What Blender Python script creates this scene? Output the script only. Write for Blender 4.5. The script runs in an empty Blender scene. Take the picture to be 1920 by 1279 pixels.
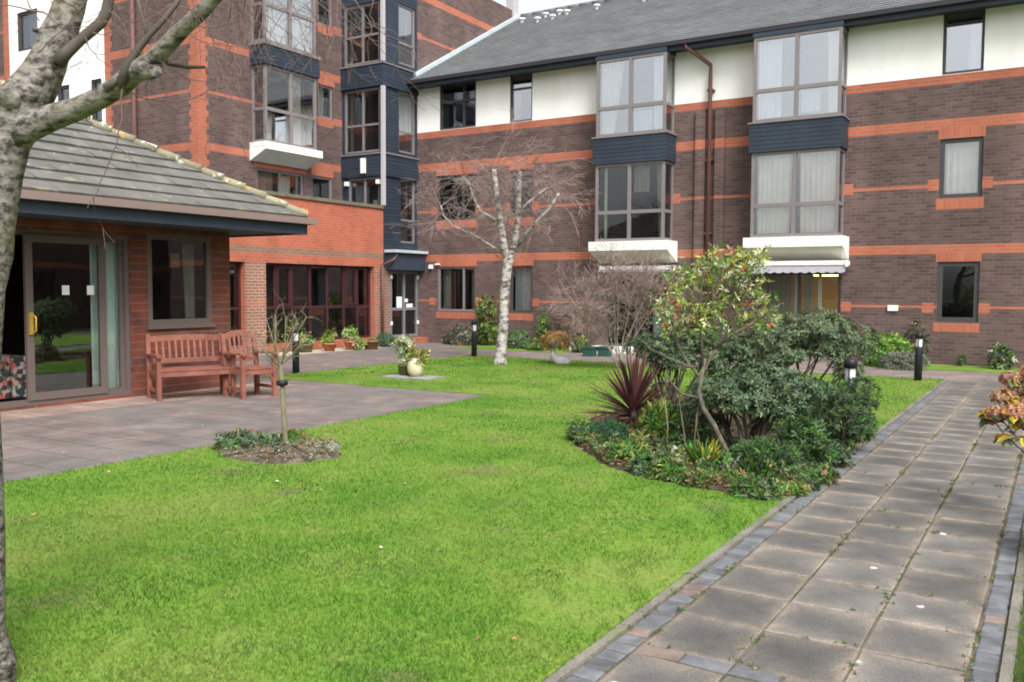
import bpy, math, random
import numpy as np
from mathutils import Vector, Matrix

sc = bpy.context.scene
COL = sc.collection
R = math.radians

# ------------------------------------------------------------------ camera
CAM_H = 1.6
YAW, PIT, ROL, FPX = R(31.564), R(3.288), R(0.287), 1670.0
cam_d = bpy.data.cameras.new('camera')
cam = bpy.data.objects.new('camera', cam_d)
COL.objects.link(cam)
_F = Vector((-math.sin(YAW), math.cos(YAW), 0)); _R = Vector((math.cos(YAW), math.sin(YAW), 0)); _U = Vector((0, 0, 1))
F2 = _F * math.cos(PIT) - _U * math.sin(PIT)
U2 = _U * math.cos(PIT) + _F * math.sin(PIT)
R3 = _R * math.cos(ROL) + U2 * math.sin(ROL)
U3 = U2 * math.cos(ROL) - _R * math.sin(ROL)
CP = Vector((0, 0, CAM_H))
m = Matrix((R3, U3, -F2)).transposed().to_4x4()
m.translation = CP
cam.matrix_world = m
cam_d.sensor_width = 36.0
cam_d.lens = FPX / 1920 * 36.0
cam_d.clip_start = 0.05
cam_d.clip_end = 600
sc.camera = cam

# ------------------------------------------------------------------ light
SUN_EL, SUN_AZ = R(48), R(128)            # azimuth measured from +Y towards +X
w = bpy.data.worlds.new('World'); sc.world = w; w.use_nodes = True
nt = w.node_tree
bg = nt.nodes['Background']
sky = nt.nodes.new('ShaderNodeTexSky'); sky.sky_type = 'NISHITA'; sky.sun_disc = False
sky.sun_elevation = SUN_EL; sky.sun_rotation = SUN_AZ
sky.air_density = 1.0; sky.dust_density = 4.0; sky.ozone_density = 1.0
hs = nt.nodes.new('ShaderNodeHueSaturation'); hs.inputs['Saturation'].default_value = 0.10
hs.inputs['Value'].default_value = 1.0
nt.links.new(sky.outputs[0], hs.inputs['Color']); nt.links.new(hs.outputs[0], bg.inputs[0])
bg.inputs[1].default_value = 0.112
sd = bpy.data.lights.new('sun', 'SUN'); so = bpy.data.objects.new('sun', sd); COL.objects.link(so)
sd.energy = 1.5; sd.angle = R(24); sd.color = (1.0, 0.97, 0.93)
sv = Vector((math.sin(SUN_AZ) * math.cos(SUN_EL), math.cos(SUN_AZ) * math.cos(SUN_EL), math.sin(SUN_EL)))
so.rotation_euler = (-sv).to_track_quat('-Z', 'Y').to_euler()
so.location = (8, -10, 20)
sc.view_settings.view_transform = 'Standard'
sc.view_settings.look = 'None'
sc.view_settings.exposure = 1.29
sc.view_settings.gamma = 1.0
sc.cycles.filter_width = 1.9

# ------------------------------------------------------------------ placing helpers
def ray(x, y):
    return F2 + R3 * ((x - 960) / FPX) - U3 * ((y - 639.5) / FPX)
def gp(x, y, z=0.0):
    d = ray(x, y); return CP + d * ((z - CAM_H) / d.z)
def at(x, y, depth):
    return CP + ray(x, y) * depth
def gat(x, depth):
    """ground point under image column x at a depth"""
    p = CP + _F * depth + _R * ((x - 960) / FPX * depth); return Vector((p.x, p.y, 0))

# ------------------------------------------------------------------ materials
MATS = {}
def mat(name, col=(.5, .5, .5), rough=.8, noise=0, nscale=8, spec=.3, metal=0, col2=None, bump=0, bscale=30, island=0, detail=4, stretch=None):
    m = bpy.data.materials.new(name); m.use_nodes = True
    t = m.node_tree; b = t.nodes['Principled BSDF']
    b.inputs['Roughness'].default_value = rough; b.inputs['Metallic'].default_value = metal
    b.inputs['Specular IOR Level'].default_value = spec
    b.inputs['Base Color'].default_value = (*col, 1)
    N = t.nodes.new; L = t.links.new
    tc = N('ShaderNodeTexCoord')
    out = None
    if noise or col2:
        n = N('ShaderNodeTexNoise'); n.inputs['Scale'].default_value = nscale; n.inputs['Detail'].default_value = detail
        n.inputs['Roughness'].default_value = .6
        if stretch:
            mp = N('ShaderNodeMapping'); mp.inputs['Scale'].default_value = stretch
            L(tc.outputs['Object'], mp.inputs['Vector']); L(mp.outputs[0], n.inputs['Vector'])
        else: L(tc.outputs['Object'], n.inputs['Vector'])
        r = N('ShaderNodeValToRGB')
        c2 = col2 if col2 else tuple(c * (1 - noise) for c in col)
        c1 = col if col2 else tuple(min(1, c * (1 + noise)) for c in col)
        r.color_ramp.elements[0].position = .32; r.color_ramp.elements[1].position = .68
        r.color_ramp.elements[0].color = (*c2, 1); r.color_ramp.elements[1].color = (*c1, 1)
        L(n.outputs['Fac'], r.inputs[0]); out = r.outputs[0]
        L(out, b.inputs['Base Color'])
    if island:
        g = N('ShaderNodeNewGeometry')
        mr = N('ShaderNodeMapRange'); mr.inputs['To Min'].default_value = 1 - island; mr.inputs['To Max'].default_value = 1 + island
        L(g.outputs['Random Per Island'], mr.inputs['Value'])
        h = N('ShaderNodeHueSaturation')
        L(mr.outputs[0], h.inputs['Value'])
        if out: L(out, h.inputs['Color'])
        else: h.inputs['Color'].default_value = (*col, 1)
        L(h.outputs[0], b.inputs['Base Color'])
    if bump:
        n2 = N('ShaderNodeTexNoise'); n2.inputs['Scale'].default_value = bscale; n2.inputs['Detail'].default_value = 5
        L(tc.outputs['Object'], n2.inputs['Vector'])
        bp = N('ShaderNodeBump'); bp.inputs['Strength'].default_value = bump; bp.inputs['Distance'].default_value = .02
        L(n2.outputs['Fac'], bp.inputs['Height']); L(bp.outputs[0], b.inputs['Normal'])
    MATS[name] = m
    return m

def brickmat(name, c1, c2, mortar, bw=.225, rh=.075, ms=.012, offset=.5, bump=.4, rough=.85, dirt=.25, dirtscale=.7, bias=0.0, squash=1.0):
    m = bpy.data.materials.new(name); m.use_nodes = True
    t = m.node_tree; b = t.nodes['Principled BSDF']; N = t.nodes.new; L = t.links.new
    uv = N('ShaderNodeUVMap')
    br = N('ShaderNodeTexBrick'); br.offset = offset; br.squash = squash
    br.inputs['Scale'].default_value = 1; br.inputs['Brick Width'].default_value = bw; br.inputs['Row Height'].default_value = rh
    br.inputs['Mortar Size'].default_value = ms; br.inputs['Mortar Smooth'].default_value = .15; br.inputs['Bias'].default_value = bias
    br.inputs['Color1'].default_value = (*c1, 1); br.inputs['Color2'].default_value = (*c2, 1); br.inputs['Mortar'].default_value = (*mortar, 1)
    L(uv.outputs[0], br.inputs['Vector'])
    tc = N('ShaderNodeTexCoord')
    n = N('ShaderNodeTexNoise'); n.inputs['Scale'].default_value = dirtscale; n.inputs['Detail'].default_value = 7; n.inputs['Roughness'].default_value = .65
    L(tc.outputs['Object'], n.inputs['Vector'])
    mr = N('ShaderNodeMapRange'); mr.inputs['From Min'].default_value = .3; mr.inputs['From Max'].default_value = .7
    mr.inputs['To Min'].default_value = 1 - dirt; mr.inputs['To Max'].default_value = 1 + dirt
    L(n.outputs['Fac'], mr.inputs['Value'])
    n3 = N('ShaderNodeTexNoise'); n3.inputs['Scale'].default_value = 45; n3.inputs['Detail'].default_value = 3
    L(tc.outputs['Object'], n3.inputs['Vector'])
    mr3 = N('ShaderNodeMapRange'); mr3.inputs['From Min'].default_value = .3; mr3.inputs['From Max'].default_value = .7
    mr3.inputs['To Min'].default_value = .82; mr3.inputs['To Max'].default_value = 1.18
    L(n3.outputs['Fac'], mr3.inputs['Value'])
    mu = N('ShaderNodeMath'); mu.operation = 'MULTIPLY'; L(mr.outputs[0], mu.inputs[0]); L(mr3.outputs[0], mu.inputs[1])
    mps = N('ShaderNodeMapping'); mps.inputs['Scale'].default_value = (1.6, 1.6, .13); L(tc.outputs['Object'], mps.inputs['Vector'])
    ns = N('ShaderNodeTexNoise'); ns.inputs['Scale'].default_value = 1; ns.inputs['Detail'].default_value = 6; L(mps.outputs[0], ns.inputs['Vector'])
    ms_ = N('ShaderNodeMapRange'); ms_.inputs['From Min'].default_value = .3; ms_.inputs['From Max'].default_value = .7; ms_.inputs['To Min'].default_value = 1 - dirt * .7; ms_.inputs['To Max'].default_value = 1 + dirt * .7
    L(ns.outputs['Fac'], ms_.inputs['Value'])
    mu_s = N('ShaderNodeMath'); mu_s.operation = 'MULTIPLY'; L(mu.outputs[0], mu_s.inputs[0]); L(ms_.outputs[0], mu_s.inputs[1]); mu = mu_s
    h = N('ShaderNodeHueSaturation'); L(br.outputs['Color'], h.inputs['Color']); L(mu.outputs[0], h.inputs['Value'])
    L(h.outputs[0], b.inputs['Base Color'])
    b.inputs['Roughness'].default_value = rough; b.inputs['Specular IOR Level'].default_value = .25
    if bump:
        bp = N('ShaderNodeBump'); bp.inputs['Strength'].default_value = bump; bp.inputs['Distance'].default_value = .01; bp.invert = True
        L(br.outputs['Fac'], bp.inputs['Height']); L(bp.outputs[0], b.inputs['Normal'])
    MATS[name] = m
    return m

def glassmat(name, tint=(.8, .84, .83), f0=.06, f1=.9, rough=.015):
    m = bpy.data.materials.new(name); m.use_nodes = True
    t = m.node_tree; N = t.nodes.new; L = t.links.new
    for n in list(t.nodes):
        if n.type == 'BSDF_PRINCIPLED': t.nodes.remove(n)
    o = [n for n in t.nodes if n.type == 'OUTPUT_MATERIAL'][0]
    tr = N('ShaderNodeBsdfTransparent'); tr.inputs[0].default_value = (*tint, 1)
    gl = N('ShaderNodeBsdfGlossy'); gl.inputs['Roughness'].default_value = rough; gl.inputs[0].default_value = (.95, .97, 1, 1)
    lw = N('ShaderNodeLayerWeight'); lw.inputs['Blend'].default_value = .25
    mr = N('ShaderNodeMapRange'); mr.inputs['To Min'].default_value = f0; mr.inputs['To Max'].default_value = f1
    L(lw.outputs['Fresnel'], mr.inputs['Value'])
    tc = N('ShaderNodeTexCoord'); nz = N('ShaderNodeTexNoise'); nz.inputs['Scale'].default_value = 1.3; nz.inputs['Detail'].default_value = 1
    L(tc.outputs['Object'], nz.inputs['Vector'])
    bp = N('ShaderNodeBump'); bp.inputs['Strength'].default_value = .04; bp.inputs['Distance'].default_value = .05
    L(nz.outputs['Fac'], bp.inputs['Height']); L(bp.outputs[0], gl.inputs['Normal'])
    mx = N('ShaderNodeMixShader'); L(mr.outputs[0], mx.inputs[0]); L(tr.outputs[0], mx.inputs[1]); L(gl.outputs[0], mx.inputs[2])
    L(mx.outputs[0], o.inputs[0])
    MATS[name] = m
    return m

def leafmat(name, col, rough=.5, trans=.35, island=.45, hue=.04, spec=.35):
    m = bpy.data.materials.new(name); m.use_nodes = True
    t = m.node_tree; b = t.nodes['Principled BSDF']; N = t.nodes.new; L = t.links.new
    o = [n for n in t.nodes if n.type == 'OUTPUT_MATERIAL'][0]
    g = N('ShaderNodeNewGeometry')
    mr = N('ShaderNodeMapRange'); mr.inputs['To Min'].default_value = 1 - island; mr.inputs['To Max'].default_value = 1 + island
    L(g.outputs['Random Per Island'], mr.inputs['Value'])
    ml = N('ShaderNodeMath'); ml.operation = 'MULTIPLY'; ml.inputs[1].default_value = 7.13; L(g.outputs['Random Per Island'], ml.inputs[0])
    fr = N('ShaderNodeMath'); fr.operation = 'FRACT'; L(ml.outputs[0], fr.inputs[0])
    mh = N('ShaderNodeMapRange'); mh.inputs['To Min'].default_value = .5 - hue; mh.inputs['To Max'].default_value = .5 + hue
    L(fr.outputs[0], mh.inputs['Value'])
    h = N('ShaderNodeHueSaturation'); h.inputs['Color'].default_value = (*col, 1)
    L(mr.outputs[0], h.inputs['Value']); L(mh.outputs[0], h.inputs['Hue'])
    L(h.outputs[0], b.inputs['Base Color'])
    b.inputs['Roughness'].default_value = rough; b.inputs['Specular IOR Level'].default_value = spec
    if trans:
        tl = N('ShaderNodeBsdfTranslucent'); L(h.outputs[0], tl.inputs[0])
        mx = N('ShaderNodeMixShader'); mx.inputs[0].default_value = trans
        L(b.outputs[0], mx.inputs[1]); L(tl.outputs[0], mx.inputs[2]); L(mx.outputs[0], o.inputs[0])
    MATS[name] = m
    return m

def barkmat(name, base, dark, scale=(9, 9, 26), lichen=None, thr=.56, thr2=.62):
    m = bpy.data.materials.new(name); m.use_nodes = True
    t = m.node_tree; b = t.nodes['Principled BSDF']; N = t.nodes.new; L = t.links.new
    tc = N('ShaderNodeTexCoord'); mp = N('ShaderNodeMapping'); mp.inputs['Scale'].default_value = scale
    L(tc.outputs['Object'], mp.inputs['Vector'])
    n = N('ShaderNodeTexNoise'); n.inputs['Scale'].default_value = 1; n.inputs['Detail'].default_value = 7; n.inputs['Roughness'].default_value = .65
    L(mp.outputs[0], n.inputs['Vector'])
    r = N('ShaderNodeValToRGB'); e = r.color_ramp.elements
    e[0].position = .38; e[0].color = (*base, 1); e[1].position = thr; e[1].color = (*[c * .72 for c in base], 1)
    x = e.new(thr2); x.color = (*dark, 1)
    L(n.outputs['Fac'], r.inputs[0])
    out = r.outputs[0]
    if lichen:
        n2 = N('ShaderNodeTexNoise'); n2.inputs['Scale'].default_value = 3.2; n2.inputs['Detail'].default_value = 6
        L(tc.outputs['Object'], n2.inputs['Vector'])
        mr = N('ShaderNodeMapRange'); mr.inputs['From Min'].default_value = .5; mr.inputs['From Max'].default_value = .68; mr.inputs['To Max'].default_value = .75
        L(n2.outputs['Fac'], mr.inputs['Value'])
        mx = N('ShaderNodeMix'); mx.data_type = 'RGBA'; mx.inputs['B'].default_value = (*lichen, 1)
        L(mr.outputs[0], mx.inputs['Factor']); L(out, mx.inputs['A']); out = mx.outputs['Result']
    L(out, b.inputs['Base Color'])
    bp = N('ShaderNodeBump'); bp.inputs['Strength'].default_value = .6; bp.inputs['Distance'].default_value = .015
    L(n.outputs['Fac'], bp.inputs['Height']); L(bp.outputs[0], b.inputs['Normal'])
    b.inputs['Roughness'].default_value = .85; b.inputs['Specular IOR Level'].default_value = .2
    MATS[name] = m
    return m

brickmat('brick_dark', (.078, .050, .047), (.136, .087, .078), (.120, .090, .082), bias=-.1, dirt=.22, ms=.010)
brickmat('brick_band', (.41, .120, .068), (.34, .095, .055), (.31, .15, .105), dirt=.16)
brickmat('brick_soldier', (.41, .120, .068), (.35, .098, .056), (.30, .145, .10), bw=.075, rh=.225, offset=0, dirt=.12)
brickmat('brick_orange', (.40, .105, .058), (.33, .085, .048), (.32, .14, .095), dirt=.18)
brickmat('brick_brown', (.23, .125, .085), (.19, .105, .075), (.25, .16, .12), dirt=.14)
brickmat('brick_pier', (.24, .115, .075), (.19, .095, .07), (.33, .23, .18), dirt=.15)
brickmat('brick_panel', (.20, .055, .033), (.115, .050, .042), (.185, .118, .094), bw=1.45, rh=.115, ms=.007, dirt=.35, dirtscale=1.8, offset=.37)
brickmat('roof_slate', (.138, .145, .148), (.108, .114, .117), (.055, .06, .065), bw=.3, rh=.2, ms=.006, dirt=.12, dirtscale=.8, bump=.2)
mat('render_white', (.88, .88, .86), .9, col2=(.77, .765, .73), nscale=1.6, detail=7, stretch=(1, 1, .22))
mat('paint_white', (.80, .80, .78), .6, col2=(.68, .68, .64), nscale=2.5, detail=7, stretch=(1, 1, .3))
mat('white_in_shade', (.62, .61, .54), .7, noise=.05, nscale=3)  # darker white, shade under the bay bases put into the colour
brickmat('navy_board', (.029, .041, .060), (.025, .036, .053), (.012, .017, .026), bw=9, rh=.10, ms=.010, dirt=.2, rough=.55, bump=.8)
mat('navy_paint', (.030, .042, .062), .5, noise=.1, nscale=3)
mat('frame_taupe', (.185, .165, .165), .5, noise=.06, nscale=3)
mat('frame_dark', (.055, .052, .055), .5)
mat('frame_grey', (.16, .17, .175), .5)
mat('frame_light', (.40, .38, .40), .5)
mat('frame_maroon', (.052, .018, .022), .45)
mat('frame_brown', (.125, .098, .09), .5)
mat('gutter_brown', (.20, .145, .13), .5, noise=.08, nscale=2)
mat('gutter_dark', (.028, .027, .034), .5)
mat('pipe_maroon', (.115, .05, .045), .5)
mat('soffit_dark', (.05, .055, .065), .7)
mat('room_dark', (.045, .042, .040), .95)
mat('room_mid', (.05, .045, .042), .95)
mat('room_warm_glow', (.46, .35, .19), .9)  # warm glow of the lit room put into its wall colour
mat('curtain_net', (.66, .67, .70), .9, noise=.05, nscale=3)
mat('curtain_cream', (.84, .79, .68), .9, noise=.10, nscale=2.5)
mat('curtain_pink', (.82, .72, .65), .9, noise=.10, nscale=2.5)
mat('curtain_white', (.82, .86, .84), .9, noise=.06, nscale=3)
mat('curtain_dim', (.36, .33, .27), .9, noise=.12, nscale=3)
mat('blind_pale', (.58, .60, .66), .9, noise=.04, nscale=2)
mat('panel_pale', (.52, .55, .55), .7, noise=.05)
mat('coping', (.13, .12, .085), .9, noise=.25, nscale=5, bump=.3)
mat('lead', (.40, .47, .49), .6, noise=.12, nscale=2)
glassmat('glass', tint=(.80, .83, .83), f0=.05)
glassmat('glass_bright', tint=(.92, .94, .95), f0=.14)
glassmat('glass_door', tint=(.88, .94, .92), f0=.12)
glassmat('glass_sky', tint=(.90, .93, .95), f0=.30)
def emis(name, col, s):
    m = bpy.data.materials.new(name); m.use_nodes = True
    b = m.node_tree.nodes['Principled BSDF']; b.inputs['Emission Color'].default_value = (*col, 1); b.inputs['Emission Strength'].default_value = s
    b.inputs['Base Color'].default_value = (*col, 1); MATS[name] = m
emis('lamp_glow', (1, .72, .28), 5)

# pavilion roof tile material with lichen spots
def tilemat(name, base, spots, s1=5.5, thr=.70, island=.10, col_b=None):
    m = bpy.data.materials.new(name); m.use_nodes = True
    t = m.node_tree; b = t.nodes['Principled BSDF']; N = t.nodes.new; L = t.links.new
    tc = N('ShaderNodeTexCoord')
    g = N('ShaderNodeNewGeometry'); mr = N('ShaderNodeMapRange'); mr.inputs['To Min'].default_value = 1 - island; mr.inputs['To Max'].default_value = 1 + island
    L(g.outputs['Random Per Island'], mr.inputs['Value'])
    n0 = N('ShaderNodeTexNoise'); n0.inputs['Scale'].default_value = 2.2; n0.inputs['Detail'].default_value = 6; L(tc.outputs['Object'], n0.inputs['Vector'])
    r0 = N('ShaderNodeValToRGB'); r0.color_ramp.elements[0].position = .35; r0.color_ramp.elements[1].position = .65
    r0.color_ramp.elements[0].color = (*base, 1); r0.color_ramp.elements[1].color = (*(col_b or [c * 1.35 for c in base]), 1)
    L(n0.outputs['Fac'], r0.inputs[0])
    h = N('ShaderNodeHueSaturation'); L(r0.outputs[0], h.inputs['Color']); L(mr.outputs[0], h.inputs['Value'])
    out = h.outputs[0]
    for i, (c, sc_, th) in enumerate(spots):
        n = N('ShaderNodeTexNoise'); n.inputs['Scale'].default_value = sc_; n.inputs['Detail'].default_value = 3; n.inputs['Roughness'].default_value = .6
        mp = N('ShaderNodeMapping'); mp.inputs['Location'].default_value = (i * 7.3, i * 3.1, i * 1.7)
        L(tc.outputs['Object'], mp.inputs['Vector']); L(mp.outputs[0], n.inputs['Vector'])
        q = N('ShaderNodeMapRange'); q.inputs['From Min'].default_value = th; q.inputs['From Max'].default_value = th + .04
        L(n.outputs['Fac'], q.inputs['Value'])
        mx = N('ShaderNodeMix'); mx.data_type = 'RGBA'; mx.inputs['B'].default_value = (*c, 1)
        L(q.outputs[0], mx.inputs['Factor']); L(out, mx.inputs['A']); out = mx.outputs['Result']
    L(out, b.inputs['Base Color']); b.inputs['Roughness'].default_value = .85; b.inputs['Specular IOR Level'].default_value = .25
    MATS[name] = m
tilemat('tile_pav', (.108, .106, .096), [((.42, .43, .39), 11, .68), ((.50, .51, .46), 5.0, .72), ((.20, .19, .13), 3, .63)])
tilemat('tile_hip', (.20, .185, .125), [((.40, .28, .09), 4.5, .60), ((.50, .48, .40), 6, .57), ((.28, .17, .09), 5, .62)], island=.25)

# ------------------------------------------------------------------ ground materials
def groundmat(name, c_lo, c_mid, c_hi, s_big=.9, s_small=14, patches=None, rough=.95, bump=.3):
    m = bpy.data.materials.new(name); m.use_nodes = True
    t = m.node_tree; b = t.nodes['Principled BSDF']; N = t.nodes.new; L = t.links.new
    tc = N('ShaderNodeTexCoord')
    n = N('ShaderNodeTexNoise'); n.inputs['Scale'].default_value = s_big; n.inputs['Detail'].default_value = 8; n.inputs['Roughness'].default_value = .62
    L(tc.outputs['Object'], n.inputs['Vector'])
    r = N('ShaderNodeValToRGB'); e = r.color_ramp.elements
    e[0].position = .39; e[0].color = (*c_lo, 1); e[1].position = .61; e[1].color = (*c_hi, 1)
    x = e.new(.5); x.color = (*c_mid, 1)
    L(n.outputs['Fac'], r.inputs[0]); out = r.outputs[0]
    if patches:
        for i, (c, s, th, st) in enumerate(patches):
            n2 = N('ShaderNodeTexNoise'); n2.inputs['Scale'].default_value = s; n2.inputs['Detail'].default_value = 5
            mp = N('ShaderNodeMapping'); mp.inputs['Location'].default_value = (3.7 * i + 1, 5.1 * i, 0)
            L(tc.outputs['Object'], mp.inputs['Vector']); L(mp.outputs[0], n2.inputs['Vector'])
            q = N('ShaderNodeMapRange'); q.inputs['From Min'].default_value = th; q.inputs['From Max'].default_value = th + .09; q.inputs['To Max'].default_value = st
            L(n2.outputs['Fac'], q.inputs['Value'])
            mx = N('ShaderNodeMix'); mx.data_type = 'RGBA'; mx.inputs['B'].default_value = (*c, 1)
            L(q.outputs[0], mx.inputs['Factor']); L(out, mx.inputs['A']); out = mx.outputs['Result']
    n3 = N('ShaderNodeTexNoise'); n3.inputs['Scale'].default_value = s_small; n3.inputs['Detail'].default_value = 5
    L(tc.outputs['Object'], n3.inputs['Vector'])
    mr = N('ShaderNodeMapRange'); mr.inputs['From Min'].default_value = .3; mr.inputs['From Max'].default_value = .7; mr.inputs['To Min'].default_value = .78; mr.inputs['To Max'].default_value = 1.2
    L(n3.outputs['Fac'], mr.inputs['Value'])
    h = N('ShaderNodeHueSaturation'); L(out, h.inputs['Color']); L(mr.outputs[0], h.inputs['Value'])
    L(h.outputs[0], b.inputs['Base Color'])
    b.inputs['Roughness'].default_value = rough; b.inputs['Specular IOR Level'].default_value = .15
    bp = N('ShaderNodeBump'); bp.inputs['Strength'].default_value = bump; bp.inputs['Distance'].default_value = .02
    L(n3.outputs['Fac'], bp.inputs['Height']); L(bp.outputs[0], b.inputs['Normal'])
    MATS[name] = m
    return m
GR_LO, GR_MID, GR_HI = (.078, .205, .020), (.134, .276, .030), (.196, .310, .052)
GPATCH = [((.255, .285, .085), .55, .54, .6), ((.105, .200, .050), 1.6, .55, .65), ((.24, .215, .105), 2.6, .60, .8), ((.058, .150, .018), .9, .55, .7), ((.30, .30, .12), 5.5, .64, .6)]
groundmat('lawn_base', (.088, .18, .022), (.125, .215, .030), (.16, .22, .045), .8, 40, [((.14, .12, .065), 1.3, .60, .6)])
gm = groundmat('grass_blade', GR_LO, GR_MID, GR_HI, .8, 60, GPATCH, rough=.6, bump=0)
groundmat('soil', (.035, .024, .017), (.06, .042, .03), (.10, .072, .05), 6, 60, bump=.8)
groundmat('earth', (.10, .10, .06), (.12, .12, .07), (.14, .14, .08), .3, 10)
groundmat('moss', (.070, .066, .036), (.105, .092, .065), (.14, .12, .095), 5, 60)
groundmat('concrete_edge', (.135, .128, .105), (.175, .165, .14), (.21, .198, .165), 3, 60, [((.17, .19, .09), 2.2, .58, .7)])

def pavemat(name, c1, c2, mortar, bw, rh, ms, big, stain, offset=.5):
    m = brickmat(name, c1, c2, mortar, bw, rh, ms, offset=offset, bump=.25, dirt=.3, dirtscale=2.3)
    t = m.node_tree; N = t.nodes.new; L = t.links.new
    b = t.nodes['Principled BSDF']; src = b.inputs['Base Color'].links[0].from_socket
    tc = N('ShaderNodeTexCoord')
    n = N('ShaderNodeTexNoise'); n.inputs['Scale'].default_value = big; n.inputs['Detail'].default_value = 6
    L(tc.outputs['Object'], n.inputs['Vector'])
    q = N('ShaderNodeMapRange'); q.inputs['From Min'].default_value = .45; q.inputs['From Max'].default_value = .65; q.inputs['To Max'].default_value = .6
    L(n.outputs['Fac'], q.inputs['Value'])
    mx = N('ShaderNodeMix'); mx.data_type = 'RGBA'; mx.inputs['B'].default_value = (*stain, 1)
    L(q.outputs[0], mx.inputs['Factor']); L(src, mx.inputs['A'])
    # pale spots
    v = N('ShaderNodeTexVoronoi'); v.inputs['Scale'].default_value = 2.6; L(tc.outputs['Object'], v.inputs['Vector'])
    q2 = N('ShaderNodeMapRange'); q2.inputs['From Min'].default_value = .055; q2.inputs['From Max'].default_value = .035; q2.inputs['To Min'].default_value = 0; q2.inputs['To Max'].default_value = .8
    L(v.outputs['Distance'], q2.inputs['Value'])
    m2 = N('ShaderNodeMix'); m2.data_type = 'RGBA'; m2.inputs['B'].default_value = (.45, .44, .40, 1)
    L(q2.outputs[0], m2.inputs['Factor']); L(mx.outputs['Result'], m2.inputs['A'])
    L(m2.outputs['Result'], b.inputs['Base Color'])
    return m
pavemat('patio_paving', (.152, .134, .128), (.195, .145, .132), (.095, .088, .074), .45, .45, .014, .6, (.140, .136, .131))
pavemat('pink_paving', (.34, .235, .19), (.27, .185, .155), (.16, .13, .11), .45, .225, .010, .9, (.19, .155, .14))
pavemat('far_paving', (.215, .165, .155), (.185, .15, .142), (.13, .115, .10), .45, .45, .012, .8, (.17, .15, .14))

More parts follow.
